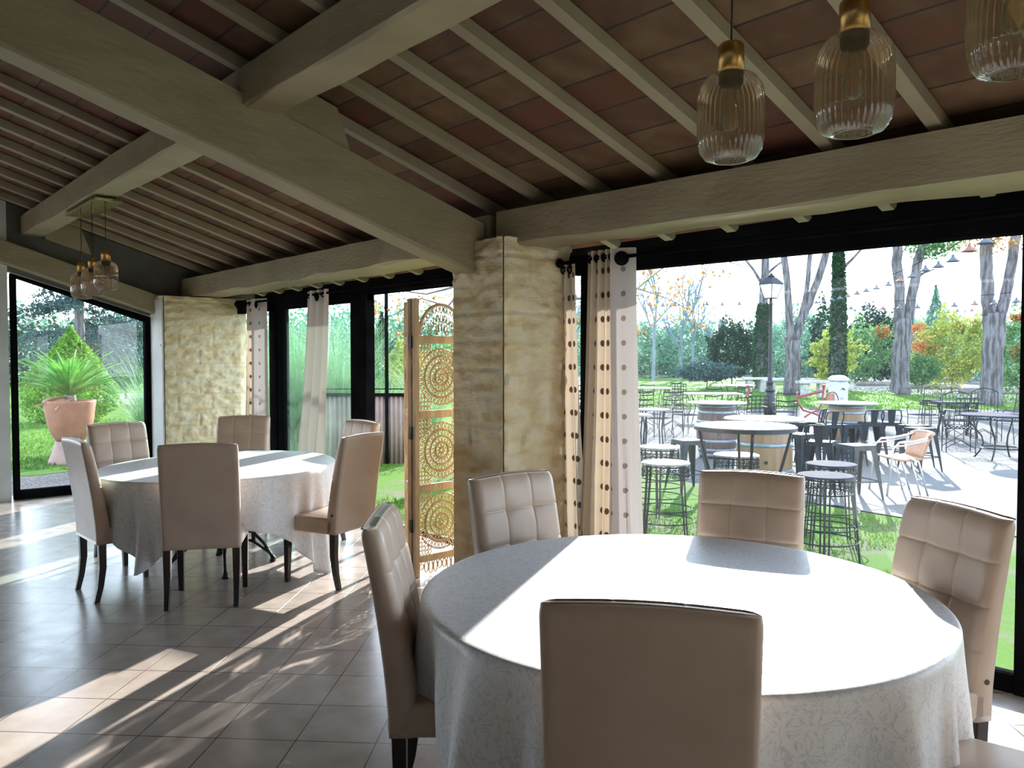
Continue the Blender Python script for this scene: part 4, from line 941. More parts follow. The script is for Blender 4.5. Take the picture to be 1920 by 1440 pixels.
for (px, y, s_, n_) in ((1215, 505, 14, 16), (1228, 540, 16, 20), (1270, 530, 16, 12), (1258, 560, 18, 20), (1225, 575, 14, 12), (1198, 622, 12, 16), (1290, 590, 16, 16), (1300, 560, 16, 12), (1330, 505, 16, 14), (1353, 515, 10, 12), (1312, 610, 10, 12), (1240, 590, 18, 10), (1270, 485, 24, 10), (1190, 500, 10, 10), (1340, 590, 18, 6),
        (700, 585, 10, 16), (718, 575, 12, 12), (750, 600, 14, 10), (780, 570, 16, 14), (805, 560, 14, 14), (830, 560, 14, 12), (735, 560, 20, 10), (745, 625, 6, 8), (1075, 590, 12, 20), (1072, 610, 12, 14), (1085, 640, 10, 8), (1068, 560, 10, 6)):
    for _ in range(int(n_ * 1.4)):
        px_, y_ = random.gauss(px, s_), random.gauss(y, s_ * .6); Z = 13 + random.uniform(-.8, .8); c = at(px_, Z)
        P.append((c[0] - t.location.x, c[1] - t.location.y, zat(y_, Z) - GZ))
stuff(leaves('twig_leaves', np.array(P), .033, 'leaf_plane', t, aspect=.8))

# ------------------------------------------------------------------ seen through the gable window
t = tree('spruce_tree', 'blue spruce with drooping boughs behind the gable window', 'tree', 27, [('trunk', [(152, 790, 20), (151, 640, 18), (150, 540, 16), (149, 440, 13), (148, 300, 8)])])
P = []; mb = MB()
for k_ in range(64):
    h = random.uniform(1.6, 7.2); a = random.uniform(0, 2 * pi); R_ = (2.9 - .22 * h) * random.uniform(.65, 1.15); pts = []
    for q in range(7):
        f_ = q / 6; pts.append((R_ * f_ * cos(a), R_ * f_ * sin(a), h + .25 * sin(f_ * 2.5) * R_ * .3 - .35 * R_ * f_ ** 1.5 * .6))
    mb.tube(pts, [.04, .035, .03, .025, .02, .015, .01], 4)
    for _ in range(330):
        f_ = random.random() ** .6 * 6; i = int(min(f_, 5)); g_ = f_ - i; w_ = .30 * (.3 + f_ / 6)
        P.append([pts[i][j] + (pts[i + 1][j] - pts[i][j]) * g_ + random.gauss(0, w_ * (.55 if j < 2 else .32)) for j in range(3)])
mb.build('boughs', 'bark', t); leaves('needles', np.array(P), .075, 'leaf_spruce', t, aspect=.35)
bush('conical_shrub', 'clipped bright green conical shrub behind the potted cycad', 'bush', 133, 21, 178, 612, 800, 9000, .055, 'leaf_cone', cone=True, lump=.12, shell=.75)
bush('hedge_bush', 'dark trees far behind the spruce', 'bush', 60, 50, 300, 600, 725, 3200, .16, 'leaf_dark', GB)
bush('hedge_bush', 'blue green hedge right of the spruce, behind the pampas grass', 'bush', 260, 46, 200, 585, 722, 3600, .15, 'leaf_spruce', GB)
bush('hedge_bush', 'dark evergreen mass low behind the conical shrub', 'bush', 235, 33, 110, 600, 735, 3200, .10, 'leaf_dark', GB)
# cycad in its tall urn
pp = at(130, 12.8)
u = thing('urn_planter', 'tall terracotta urn on a flared foot outside the gable window', 'planter', pp)
MB().lathe([(.20, .36), (.27, .46), (.335, .66), (.36, .84), (.375, .98), (.385, 1.02), (.35, 1.02), (.33, .95), (.10, .93)], 28).build('bowl', 'terracotta', u, smooth=True)
MB().lathe([(.33, 0), (.33, .03), (.285, .14), (.25, .26), (.215, .36), (.15, .365)], 28).build('foot', 'terracotta_pale', u, smooth=True)
cy = thing('cycad', 'bright green cycad palm growing in the terracotta urn', 'plant', (pp[0], pp[1], pp[2] + .94))
MB().lathe([(.07, 0), (.10, .08), (.09, .16), (.03, .20)], 12).build('crown_base', 'log', cy)
def frond(a, el, L_, mat, name='frond'):
    pts = []; p = Vector((0, 0, .12)); e_ = el
    d0 = Vector((cos(a), sin(a), 0)); n_ = 26
    for i in range(n_ + 1):
        pts.append(p.copy()); d = d0 * cos(e_) + Vector((0, 0, sin(e_))); p = p + d * (L_ / n_); e_ -= (.75 / n_) * (0.5 + el * .4)
    mb = MB(); mb.tube(pts[::2], .008, 4); sd_ = Vector((-sin(a), cos(a), 0))
    for i in range(2, n_ + 1):
        f_ = i / n_; ll = .17 * sin(min(1, f_ * 1.15 + .1) * pi) ** .6 + .02; t_ = (pts[i] - pts[i - 1]).normalized()
        for s_ in (-1, 1):
            for q in (0, .5):
                b0 = pts[i - 1].lerp(pts[i], q); up_ = Vector((0, 0, 1)); tip = b0 + (sd_ * s_ * .80 + t_ * .55 + up_ * .28).normalized() * ll
                w_ = t_ * .010; mb.add([b0 - w_, b0 + w_, tip], [(0, 1, 2)])
    return mb.build(name, mat, cy)
for i in range(44):
    a = i * 2.39996; el = 1.48 - 1.0 * (i / 44); frond(a, el, random.uniform(.85, 1.05) - .1 * (i < 8), 'cycad')
for i in range(4): frond(random.uniform(pi * .9, pi * 1.9) + 1.6, random.uniform(-.25, .0), .5, 'dry_frond', 'dry_frond') if 'dry_frond' in MATS else None

def pampas(label, px, Z, h, spread, n, hmin=.5):
    t = thing('pampas_grass', label, 'ornamental grass', at(px, Z), 0, 'pampas grass clumps outside the glass')
    V = []; Fq = []; ns = 7
    for _ in range(n):
        a = random.uniform(0, 2 * pi); r0 = random.uniform(0, .28); L_ = h * random.uniform(hmin, 1.1); el = random.uniform(1.2, 1.54); cv = random.uniform(.9, 3.0) * spread
        p = Vector((r0 * cos(a), r0 * sin(a), 0)); a += random.uniform(-.6, .6); sd_ = Vector((-sin(a), cos(a), 0)); e_ = el; o = len(V); w_ = random.uniform(.0025, .006)
        for i in range(ns + 1):
            ww = w_ * (1 - .85 * i / ns); V += [tuple(p - sd_ * ww), tuple(p + sd_ * ww)]
            p = p + (Vector((cos(a) * cos(e_), sin(a) * cos(e_), sin(e_)))) * (L_ / ns); e_ -= cv / ns * (i / ns + .35) 
        for i in range(ns): q = o + 2 * i; Fq.append((q, q + 1, q + 3, q + 2))
    V = np.array(V); V[:, 2] = np.maximum(V[:, 2], .0)
    flat_mesh('blades', V, np.array(Fq), 'pampas', t)
    mb = MB()
    for _ in range(6):
        a = random.uniform(0, 2 * pi); d = random.uniform(.05, .35); mb.tube([(0, 0, .1), (d * .6 * cos(a), d * .6 * sin(a), h * .7), (d * cos(a), d * sin(a), h * 1.12)], [.006, .005, .004], 4)
    mb.build('stalks', 'pampas', t)
pampas('tall pampas clump behind the green tinted sliding door', 552, 14.2, 2.75, .7, 1700)
pampas('pampas clump seen between the narrow curtain and the door post', 486, 15.4, 2.7, .7, 1100)
pampas('pampas clump behind the right half of the sliding door', 640, 14.6, 2.9, .7, 1500)
pampas('pampas clump arching over the corrugated panel in the doorway', 715, 15.5, 2.2, 1.15, 800)
pampas('pampas clump right behind the carved screen', 800, 16.5, 2.2, 1.1, 600)
pampas('fine pampas clump at the right side of the gable window', 285, 15.5, 2.3, 1.0, 900)
bush('conifer', 'dark pointed conifer beyond the open doorway', 'tree', 716, 27, 66, 585, 760, 2600, .075, 'leaf_pine', cone=True)
bush('shrub', 'light yellow green shrub right of the thin black post', 'bush', 762, 24, 70, 636, 740, 2400, .06, 'leaf_yellow', GB)
bush('hedge_bush', 'green hedge behind the carved screen', 'bush', 840, 34, 150, 640, 745, 2600, .10, 'leaf_mid', GB)
bush('hedge_bush', 'hazy trees behind the sliding door', 'bush', 590, 48, 260, 585, 725, 3600, .15, 'leaf_haze', GB)
# corrugated windbreak with its rail and post
a, b_ = Vector(at(585, 12.7)), Vector(at(768, 12.7)); wbk = thing('windbreak', 'low corrugated pinkish windbreak under a black rail outside the doorway', 'fence', tuple(a), TH)
L_ = (b_ - a).length
mb = grid_mesh(lambda u_, v_: (u_ * L_, .018 * sin(u_ * L_ * 2 * pi / .076), .0 + v_ * 1.09), int(L_ / .0127), 1)
o = mb.build('corrugated_panel', 'corrugated', wbk, smooth=True); md = o.modifiers.new('t', 'SOLIDIFY'); md.thickness = .003
MB().box(0, L_, -.03, .03, 1.09, 1.14).build('rail', 'black', wbk)
for px in (725, 590): q = (Vector(at(px, 12.7)) - a).length; MB().box(q - .026, q + .026, -.026, .026, 0, 3.1).build('post', 'black', wbk)
MB().box(0, L_, -.02, .02, 1.20, 1.215).build('wire', 'black', wbk)

# ------------------------------------------------------------------ terrace furniture
def wood_barrel(px, Z, mat, label, disc=.50, h=.92):
    t = thing('barrel', label, 'barrel', at(px, Z), random.uniform(0, 3), 'barrel tables on the terrace')
    prof = [(.285, 0), (.30, .06), (.325, .2), (.345, .46), (.325, .72), (.30, .86), (.285, h)]
    rad = lambda z: .285 + .06 * sin(pi * z / h) ** .9
    MB().lathe([(rad(h * i / 12), h * i / 12) for i in range(13)], 36).build('staves', mat, t, smooth=True)
    for z in (.03, .115, .27, .60, .76, .86):
        MB().lathe([(rad(z) + .001, z), (rad(z) + .006, z + .004), (rad(z + .045) + .006, z + .042), (rad(z + .045) + .001, z + .046)], 36).build('hoop', 'hoop', t, smooth=True)
    MB().lathe([(.001, -.004), (.022, -.004), (.022, .006), (.001, .006)], 10).build('bung_hole', 'rubber', t, loc=(0, -rad(.42) - .002, .42), rot=(pi / 2, 0, 0)).location
    MB().disc((0, 0), disc, h, h + .028, 40).build('tabletop', 'tabletop_pale', t, smooth=False)
    t.rotation_euler.z = TH + random.uniform(-.4, .4)
    return t
wood_barrel(1434, 9.98, 'barrel_tan', 'light oak barrel with blue grey hoops and a bung hole, carrying a round pale top')
wood_barrel(1345, 13.6, 'barrel_dark', 'dark weathered barrel with pale hoops, carrying a thin round top')
wood_barrel(1589, 13.5, 'barrel_tan', 'barrel table behind the bar stools, in front of the white fountain')
def bar_table(px, Z, r, h, label):
    t = thing('bar_table', label, 'table', at(px, Z), .3)
    MB().disc((0, 0), r, h - .025, h, 40).build('tabletop', 'tabletop_pale', t)
    MB().lathe([(r - .004, h - .045), (r + .004, h - .042), (r + .004, h - .01), (r - .004, h - .008)], 40).build('rim_band', 'iron', t)
    for k_ in range(4):
        a = TH + pi / 4 + .35 + k_ * pi / 2; pts = []
        for z in np.linspace(h - .03, .0, 12):
            f_ = z / h; rr = r * (.28 + .66 * abs(f_ - .22) ** .7 / .78 ** .7 if f_ > .22 else .28 + .5 * (.22 - f_) / .22)
            pts.append((rr * cos(a), rr * sin(a), float(z)))
        MB().tube(pts, .014, 7, flat=.7).build('leg', 'iron', t, smooth=True)
    MB().tube([(r * .3 * cos(a), r * .3 * sin(a), h * .22) for a in np.linspace(0, 2 * pi, 20)[:-1]], .008, 5, closed=True).build('ring', 'iron', t)
    return t
bar_table(1398, 7.1, .445, 1.10, 'high round iron table with curved legs in front of the light oak barrel')
t = thing('garden_table', 'round iron table with curved legs beside the right window post', 'table', at(1880, 13.2), .2)
MB().disc((0, 0), .60, .735, .765, 40).build('tabletop', 'seat_dark', t); 
for k_ in range(4):
    a = TH + .5 + k_ * pi / 2; pts = [(r_ * cos(a), r_ * sin(a), z) for z, r_ in ((.74, .52), (.62, .50), (.50, .40), (.38, .30), (.26, .27), (.12, .33), (0, .42))]
    MB().tube(pts, .014, 7).build('leg', 'iron', t, smooth=True)
MB().tube([(.30 * cos(a), .30 * sin(a), .20) for a in np.linspace(0, 2 * pi, 24)[:-1]], .011, 5, closed=True).build('ring', 'iron', t)

def scroll_pts(cx, cz, r, s_=1, turns=1.35, n=12):
    return [(cx + s_ * r * (1 - .72 * i / n) * cos(turns * 2 * pi * i / n), cz + r * (1 - .72 * i / n) * sin(turns * 2 * pi * i / n)) for i in range(n + 1)]
def scroll_stool(t, top, h=.74, r=.225):
    MB().lathe([(r * .9, h - .02), (r, h - .016), (r, h - .006), (r * .96, h)], 36).build('seat', top, t, smooth=False)
    mb = MB(); ra = r * .96
    for z in (h - .03, h - .145): mb.tube([(ra * cos(a), ra * sin(a), z) for a in np.linspace(0, 2 * pi, 30)[:-1]], .006, 5, closed=True)
    n_ = 12
    for k_ in range(n_):
        a0 = 2 * pi * k_ / n_
        for s_ in (-1, 1):
            for (x_, z_) in ((.030, .0),):
                P_ = []
                for (dx, dz) in scroll_pts(0, 0, .027, s_):
                    a = a0 + (s_ * .026 + dx) / ra; P_.append((ra * cos(a), ra * sin(a), h - .075 + dz))
                mb.tube(P_, .004, 4)
                P_ = []
                for (dx, dz) in scroll_pts(0, 0, .022, -s_):
                    a = a0 + (s_ * .03 + dx) / ra; P_.append((ra * cos(a), ra * sin(a), h - .118 + dz))
                mb.tube(P_, .004, 4)
    mb.build('scrollwork', 'iron', t)
    for k_ in range(4):
        a = pi / 4 + k_ * pi / 2
        for da in (-.10, .10):
            MB().tube([(ra * cos(a + da), ra * sin(a + da), h - .02), (ra * 1.02 * cos(a + da), ra * 1.02 * sin(a + da), h - .15), ((r + .05) * cos(a + da * .5), (r + .05) * sin(a + da * .5), 0)], .0075, 5).build('leg', 'iron', t)
    for z, q in ((.20, r + .036), (.31, r + .02)):
        MB().tube([(q * cos(a), q * sin(a), z) for a in np.linspace(0, 2 * pi, 30)[:-1]], .006, 5, closed=True).build('foot_ring', 'iron', t)
GS = 'wrought iron stools with scrolled aprons'
ss = None
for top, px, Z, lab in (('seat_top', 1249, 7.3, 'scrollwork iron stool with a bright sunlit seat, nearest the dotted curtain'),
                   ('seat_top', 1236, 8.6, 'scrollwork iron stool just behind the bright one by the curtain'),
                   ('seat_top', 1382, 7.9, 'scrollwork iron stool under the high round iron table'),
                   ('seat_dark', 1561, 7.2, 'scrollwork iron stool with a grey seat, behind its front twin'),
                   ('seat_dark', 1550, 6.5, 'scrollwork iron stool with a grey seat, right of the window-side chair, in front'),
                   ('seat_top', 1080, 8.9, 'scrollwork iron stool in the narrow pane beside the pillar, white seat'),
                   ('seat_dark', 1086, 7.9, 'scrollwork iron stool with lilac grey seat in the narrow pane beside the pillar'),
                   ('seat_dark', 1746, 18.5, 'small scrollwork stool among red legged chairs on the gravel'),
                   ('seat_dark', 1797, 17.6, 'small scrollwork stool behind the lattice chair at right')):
    key = 'P_' + top
    if key not in globals():
        globals()[key] = thing('bar_stool', lab, 'stool', at(px, Z), random.uniform(0, 1.5), GS); scroll_stool(globals()[key], top)
    else: dup(globals()[key], at(px, Z), random.uniform(0, 1.5), lab, GS)

def metal_stool(t, h=.65, back=True, mat='gunmetal'):
    s_ = .155; b_ = .20
    MB().box(-s_, s_, -s_, s_, h - .012, h).build('seat', mat, t, bevel=.01)
    MB().box(-.04, .04, -.012, .012, h, h + .0015).build('grip_slot', 'rubber', t)
    mb = MB(); 
    for sx_, sy_ in ((-1, -1), (1, -1), (1, 1), (-1, 1)): pass
    for k_, (dx, dy) in enumerate(((0, -1), (1, 0), (0, 1), (-1, 0))):
        tx, ty = -dy, dx
        mb.hexa([(dx * s_ - tx * s_ * .98, dy * s_ - ty * s_ * .98, h - .06), (dx * s_ + tx * s_ * .98, dy * s_ + ty * s_ * .98, h - .06), (dx * (s_ - .006) + tx * s_ * .98, dy * (s_ - .006) + ty * s_ * .98, h - .06), (dx * (s_ - .006) - tx * s_ * .98, dy * (s_ - .006) - ty * s_ * .98, h - .06)],
                [(dx * s_ - tx * s_ * .98, dy * s_ - ty * s_ * .98, h - .008), (dx * s_ + tx * s_ * .98, dy * s_ + ty * s_ * .98, h - .008), (dx * (s_ - .006) + tx * s_ * .98, dy * (s_ - .006) + ty * s_ * .98, h - .008), (dx * (s_ - .006) - tx * s_ * .98, dy * (s_ - .006) - ty * s_ * .98, h - .008)])
    mb.build('apron', mat, t)
    for sx_ in (-1, 1):
        for sy_ in (-1, 1):
            lg = MB(); q = lambda z: s_ + (b_ + .02 - s_) * (1 - z / h)
            for (wt2, ax) in ((.085, 0), (.085, 1)):
                z0_, z1_ = 0, h - .02; a0, a1 = q(z0_), q(z1_); w0, w1 = .022, wt2
                if ax == 0: c0 = [(sx_ * a0, sy_ * a0), (sx_ * (a0 - w0), sy_ * a0)]; c1 = [(sx_ * a1, sy_ * a1), (sx_ * (a1 - w1), sy_ * a1)]; n_ = (0, -sy_ * .006)
                else: c0 = [(sx_ * a0, sy_ * a0), (sx_ * a0, sy_ * (a0 - w0))]; c1 = [(sx_ * a1, sy_ * a1), (sx_ * a1, sy_ * (a1 - w1))]; n_ = (-sx_ * .006, 0)
                lg.hexa([(*c0[0], z0_), (*c0[1], z0_), (c0[1][0] + n_[0], c0[1][1] + n_[1], z0_), (c0[0][0] + n_[0], c0[0][1] + n_[1], z0_)],
                        [(*c1[0], z1_), (*c1[1], z1_), (c1[1][0] + n_[0], c1[1][1] + n_[1], z1_), (c1[0][0] + n_[0], c1[0][1] + n_[1], z1_)])
            lg.build('leg', mat, t)
    q_ = s_ + (b_ + .02 - s_) * (1 - .22 / h)
    for k_, (p, r_) in enumerate((((-q_, -q_), (q_, -q_)), ((q_, -q_), (q_, q_)), ((q_, q_), (-q_, q_)), ((-q_, q_), (-q_, -q_)))):
        MB().tube([(*p, .22), (*r_, .22)], .007, 5).build('foot_bar', mat, t)
    if back:
        pts = [(-.13, -.14, h), (-.150, -.16, h + .10), (-.135, -.185, h + .19), (-.10, -.19, h + .205), (.10, -.19, h + .205), (.135, -.185, h + .19), (.150, -.16, h + .10), (.13, -.14, h)]
        bk = MB().tube(pts, .010, 7).build('back_frame', mat, t, smooth=True)
        mb = MB(); mb.hexa([(-.045, -.146, h - .005), (.045, -.146, h - .005), (.045, -.142, h - .005), (-.045, -.142, h - .005)], [(-.06, -.192, h + .20), (.06, -.192, h + .20), (.06, -.188, h + .20), (-.06, -.188, h + .20)])
        mb.build('back_splat', mat, t)
GM = 'square metal bar stools on the terrace'
pr = {}
for bkf, mat, px, Z, a, lab in (
        (1, 'gunmetal', 1541, 9.9, -.55, 'dark metal bar stool with low backrest, nearest of those with backs'),
        (1, 'gunmetal', 1556, 12.5, .15, 'dark metal bar stool with backrest, left of the barrel behind the nearest one'),
        (1, 'gunmetal', 1524, 13.0, .9, 'dark metal bar stool with backrest, leftmost of those round the barrel'),
        (1, 'gunmetal', 1634, 12.8, -.1, 'dark metal bar stool with backrest at the right side of the barrel'),
        (1, 'gunmetal', 1671, 12.9, -.35, 'dark metal bar stool with backrest, rightmost of those with backs'),
        (0, 'gunmetal_grey', 1608, 9.5, .25, 'grey backless metal stool left of the rattan armchair'),
        (0, 'gunmetal', 1592, 12.5, .1, 'dark backless metal stool close in front of the barrel by the fountain'),
        (0, 'gunmetal', 1714, 12.3, .3, 'dark backless metal stool behind its twin, right of the stools with backs'),
        (0, 'gunmetal', 1727, 11.8, .35, 'dark backless metal stool behind the arm of the rattan chair'),
        (0, 'gunmetal_grey', 1291, 10.2, .3, 'grey backless metal stool between the scrollwork stools and the dark barrel'),
        (0, 'gunmetal', 1490, 12.9, .2, 'dark backless metal stool right of the light oak barrel'),
        (0, 'gunmetal', 1500, 10.9, .5, 'dark backless metal stool between the oak barrel and the nearest backed stool')):
    k_ = (bkf, mat); loc = at(px, Z, GZ + (.012 if px > 1450 and Z < 13.3 else 0))
    if k_ not in pr: pr[k_] = thing('metal_stool', lab, 'stool', loc, TH + a, GM); metal_stool(pr[k_], back=bool(bkf), mat=mat)
    else: dup(pr[k_], loc, TH + a, lab, GM)

# aluminium armchair with woven seat
t = thing('armchair', 'aluminium armchair with brown woven seat and back on the concrete slab', 'chair', at(1686, 9.9, GZ + .012), TH + pi / 2 - .05)
for sx_ in (-1, 1):
    x = sx_ * .27
    MB().tube([(x, .24, 0), (x, .20, .35), (x, .17, .58), (x, .10, .655), (x, -.05, .665), (x * .97, -.22, .70), (x * .8, -.29, .74)], .013, 8).build('arm', 'alu', t, smooth=True)
    MB().tube([(x * .93, -.26, 0), (x * .93, -.14, .42), (x * .93, .0, .47)], .012, 8).build('leg', 'alu', t, smooth=True)
    MB().tube([(x * .93, -.17, 0), (x * .93, -.06, .42)], .010, 8).build('leg', 'alu', t, smooth=True)
    MB().tube([(x * .96, .20, .60), (x * .96, .05, .615), (x * .93, -.25, .68)], .009, 6).build('arm_rail', 'alu', t, smooth=True)
mb = grid_mesh(lambda u_, v_: ((u_ - .5) * .50, .22 - .42 * v_, .455 - .03 * sin(pi * v_) - .01 * v_), 8, 8); o = mb.build('seat', 'rattan', t, smooth=True); md = o.modifiers.new('t', 'SOLIDIFY'); md.thickness = .022
mb = grid_mesh(lambda u_, v_: ((u_ - .5) * .48, -.20 - .11 * v_ - .05 * (1 - (2 * u_ - 1) ** 2), .45 + .30 * v_), 8, 6); o = mb.build('backrest', 'rattan', t, smooth=True); md = o.modifiers.new('t', 'SOLIDIFY'); md.thickness = .022
MB().tube([(-.26, -.27, .73), (-.2, -.34, .76), (0, -.37, .765), (.2, -.34, .76), (.26, -.27, .73)], .022, 8).build('top_rail', 'rattan', t, smooth=True)

# wrought iron garden chairs
def iron_chair(t, kind, mat='iron', arms=True, hb=.90, r=.009):
    w_ = .23
    for sx_ in (-1, 1):
        MB().tube([(sx_ * w_, .20, 0), (sx_ * w_, .19, .45)], r, 5).build('leg', mat, t)
        MB().tube([(sx_ * w_, -.24, 0), (sx_ * w_, -.20, .45), (sx_ * w_, -.27, hb)], r, 5).build('leg', mat, t)
        if arms: MB().tube([(sx_ * w_, .19, .45), (sx_ * (w_ + .03), .20, .60), (sx_ * (w_ + .03), .12, .66), (sx_ * w_, -.22, .66)], r, 5).build('arm', mat, t)
    mb = MB()
    for i in range(8): x = -w_ + 2 * w_ * i / 7; mb.tube([(x, .20, .45), (x, -.20, .45)], r * .7, 4)
    for y in (.20, 0, -.20): mb.tube([(-w_, y, .45), (w_, y, .45)], r, 4)
    mb.build('seat', mat, t)
    mb = MB(); yb = lambda z: -.20 - .07 * (z - .45) / (hb - .45)
    if kind == 'lattice':
        for z in np.linspace(.56, hb, 5): mb.tube([(-w_, yb(z), z), (w_, yb(z), z)], r * 1.2, 4)
        for x in np.linspace(-w_, w_, 6)[1:-1]: mb.tube([(x, yb(.56), .56), (x, yb(hb), hb)], r, 4)
    elif kind == 'slat':
        for z in (.60, .72, hb): mb.tube([(-w_, yb(z), z), (0, yb(z) - .015, z - .02), (w_, yb(z), z)], r * 1.6, 4)
    else:
        mb.tube([(-w_, yb(hb), hb), (-w_ * .6, yb(hb), hb + .05), (0, yb(hb), hb + .08), (w_ * .6, yb(hb), hb + .05), (w_, yb(hb), hb)], r, 4)
        for x in np.linspace(-w_, w_, 9)[1:-1]: mb.tube([(x, yb(.56), .56), (x, yb(hb), hb + .02)], r * .5, 4)
        for x in (-.1, .1): mb.tube([(x + .06 * cos(a), yb(.52) - .01, .53 + .06 * sin(a)) for a in np.linspace(0, 2 * pi, 12)[:-1]], r * .6, 4, closed=True)
    mb.build('backrest', mat, t)
    mb = MB()
    for k_ in (0, 1): mb.tube([(-w_, .19 - .41 * k_, .10), (0, .19 - .41 * k_, .24), (w_, .19 - .41 * k_, .10)], r * .8, 4)
    mb.build('stretcher', mat, t)
GC = 'wrought iron garden chairs'
pr2 = {}
for kind, px, Z, a, lab in (
        ('slat', 1207, 24, .3, 'slatted iron chair at the left end of the far lawn tables'),
        ('slat', 1212, 19, -.4, 'slatted iron chair nearest the curtain edge on the gravel'),
        ('slat', 1258, 26, .5, 'slatted iron chair by the leftmost far table'),
        ('lattice', 1278, 25, -.5, 'lattice backed iron chair right of the leftmost far table'),
        ('slat', 1262, 18.5, 2.9, 'iron chair seen from the front left of the dark barrel'),
        ('slat', 1236, 16.5, 1.0, 'iron chair on the gravel beside the low arched table'),
        ('slat', 1288, 17.5, -1.2, 'iron chair half behind the dark barrel'),
        ('slat', 1332, 21, .1, 'slatted iron chair pushed to the long table behind the dark barrel'),
        ('slat', 1389, 22.5, .2, 'iron chair left of the lantern post, a red ribbon tied to it'),
        ('lattice', 1413, 17.0, .1, 'lattice backed iron chair left of the lantern foot'),
        ('slat', 1472, 18.5, -.15, 'low backed iron chair right of the lantern foot'),
        ('hoop', 1478, 27, .4, 'spindly pale iron chair in front of the forked pine'),
        ('slat', 1381, 29, .4, 'iron chair at the farthest table on the lawn'),
        ('slat', 1080, 24, .3, 'iron chair in the narrow pane, behind the white topped tables'),
        ('slat', 1088, 20, -.5, 'second iron chair in the narrow pane beside the pillar'),
        ('hoop', 1732, 17.5, .3, 'high backed iron chair with a curved crest, left of the scrollwork stool'),
        ('hoop', 1846, 16.2, -.5, 'high backed iron chair with a curved crest in front of the thickest pine'),
        ('lattice', 1800, 16.0, .05, 'lattice backed chair in front of the cast iron table'),
        ('hoop', 1800, 14.2, 2.8, 'iron chair with looped legs left of the round table at the window post'),
        ('hoop', 1890, 15.8, .6, 'iron armchair behind the round table at the window post')):
    hb = 1.02 if kind == 'hoop' and px > 1600 else .90
    k_ = (kind, hb)
    if k_ not in pr2: pr2[k_] = thing('garden_chair', lab, 'chair', at(px, Z), TH + a, GC); iron_chair(pr2[k_], kind, hb=hb)
    else: dup(pr2[k_], at(px, Z), TH + a, lab, GC)
rb = at(1402, 22.2); o = MB().tube([(0, 0, .95), (.05, .02, .80), (-.03, 0, .62), (.04, .02, .45), (-.02, 0, .30)], [.05, .03, .045, .03, .02], 6, flat=.4).build('ribbon', 'red_paint', loc=rb)
tag(o, 'red ribbon hanging on the iron chair left of the lantern post', 'ribbon')
def garden_table(label, px, Z, w_, round_=True, h=.74, top='tabletop_pale', d_=None):
    t = thing('garden_table', label, 'table', at(px, Z), TH, 'tables standing about the garden'); r = w_ / 2
    if round_: MB().disc((0, 0), r, h - .03, h, 30).build('tabletop', top, t)
    else: MB().box(-r, r, -(d_ or .4), (d_ or .4), h - .03, h).build('tabletop', top, t, bevel=.006)
    for k_ in range(4):
        a = pi / 4 + k_ * pi / 2; q = r * .8
        x, y = (q * cos(a), q * sin(a)) if round_ else ((r - .1) * (1 if cos(a) > 0 else -1), (d_ or .4) * .8 * (1 if sin(a) > 0 else -1))
        MB().tube([(x, y, h - .03), (x * .8, y * .8, .4), (x * .95, y * .95, 0)], .013, 5).build('leg', 'iron', t)
garden_table('round stone topped table on the far lawn, leftmost', 1222, 26, 1.35)
garden_table('long dark topped table between the far iron chairs', 1336, 21.8, 1.5, False)
garden_table('round table with pale top beyond the long dark table', 1378, 28.5, 1.45)
garden_table('low arched iron table near the gravel edge by the curtain', 1225, 15.0, .62)
garden_table('small iron table half cut by the curtain', 1192, 13.6, .5, False, d_=.25)
garden_table('white topped table in the narrow pane, the farther of two', 1070, 17.8, .9)
garden_table('white topped table in the narrow pane, the nearer of two', 1074, 14.5, .7)
t = thing('cast_iron_table', 'cast iron table with scrolled green black trestles behind the lattice chair', 'table', at(1796, 17.2), TH - .15)
MB().box(-.45, .45, -.30, .30, .72, .76).build('tabletop', 'seat_dark', t, bevel=.005)
for sx_ in (-1, 1):
    mb = MB()
    for s2 in (-1, 1):
        mb.tube([(sx_ * .30, s2 * .24, .71), (sx_ * .30, s2 * .20, .60), (sx_ * .30, s2 * .08, .48), (sx_ * .30, s2 * .10, .34), (sx_ * .30, s2 * .20, .20), (sx_ * .30, s2 * .28, .0)], .026, 6)
    mb.tube([(sx_ * .30, -.1, .34), (sx_ * .30, .1, .34)], .018, 6); mb.tube([(sx_ * .30, .06 * cos(a), .50 + .06 * sin(a)) for a in np.linspace(0, 2 * pi, 12)[:-1]], .012, 5, closed=True)
    mb.build('trestle', 'iron_green', t, smooth=True)
MB().tube([(-.30, 0, .34), (.30, 0, .34)], .014, 6).build('stretcher', 'iron_green', t)
# stone benches
for px, Z, w_, lab in ((1417, 40, 1.1, 'pale stone pedestal bench at the lawn edge behind the lantern'), (1462, 38, 1.3, 'pale stone bench with brick foot left of the forked pine'), (1525, 34, 1.15, 'thick grey stone slab table right of the forked pine')):
    t = thing('stone_bench', lab, 'bench', at(px, Z), TH, 'stone benches at the lawn edge')
    MB().box(-w_ / 2 - .1, w_ / 2 + .1, -.3, .3, .62, .74).build('slab', 'whitestone' if px < 1500 else 'greystone', t, bevel=.02)
    for s_ in (-1, 1): MB().box(s_ * w_ * .3 - .14, s_ * w_ * .3 + .14, -.2, .2, 0, .62).build('foot', 'greystone', t, bevel=.02)
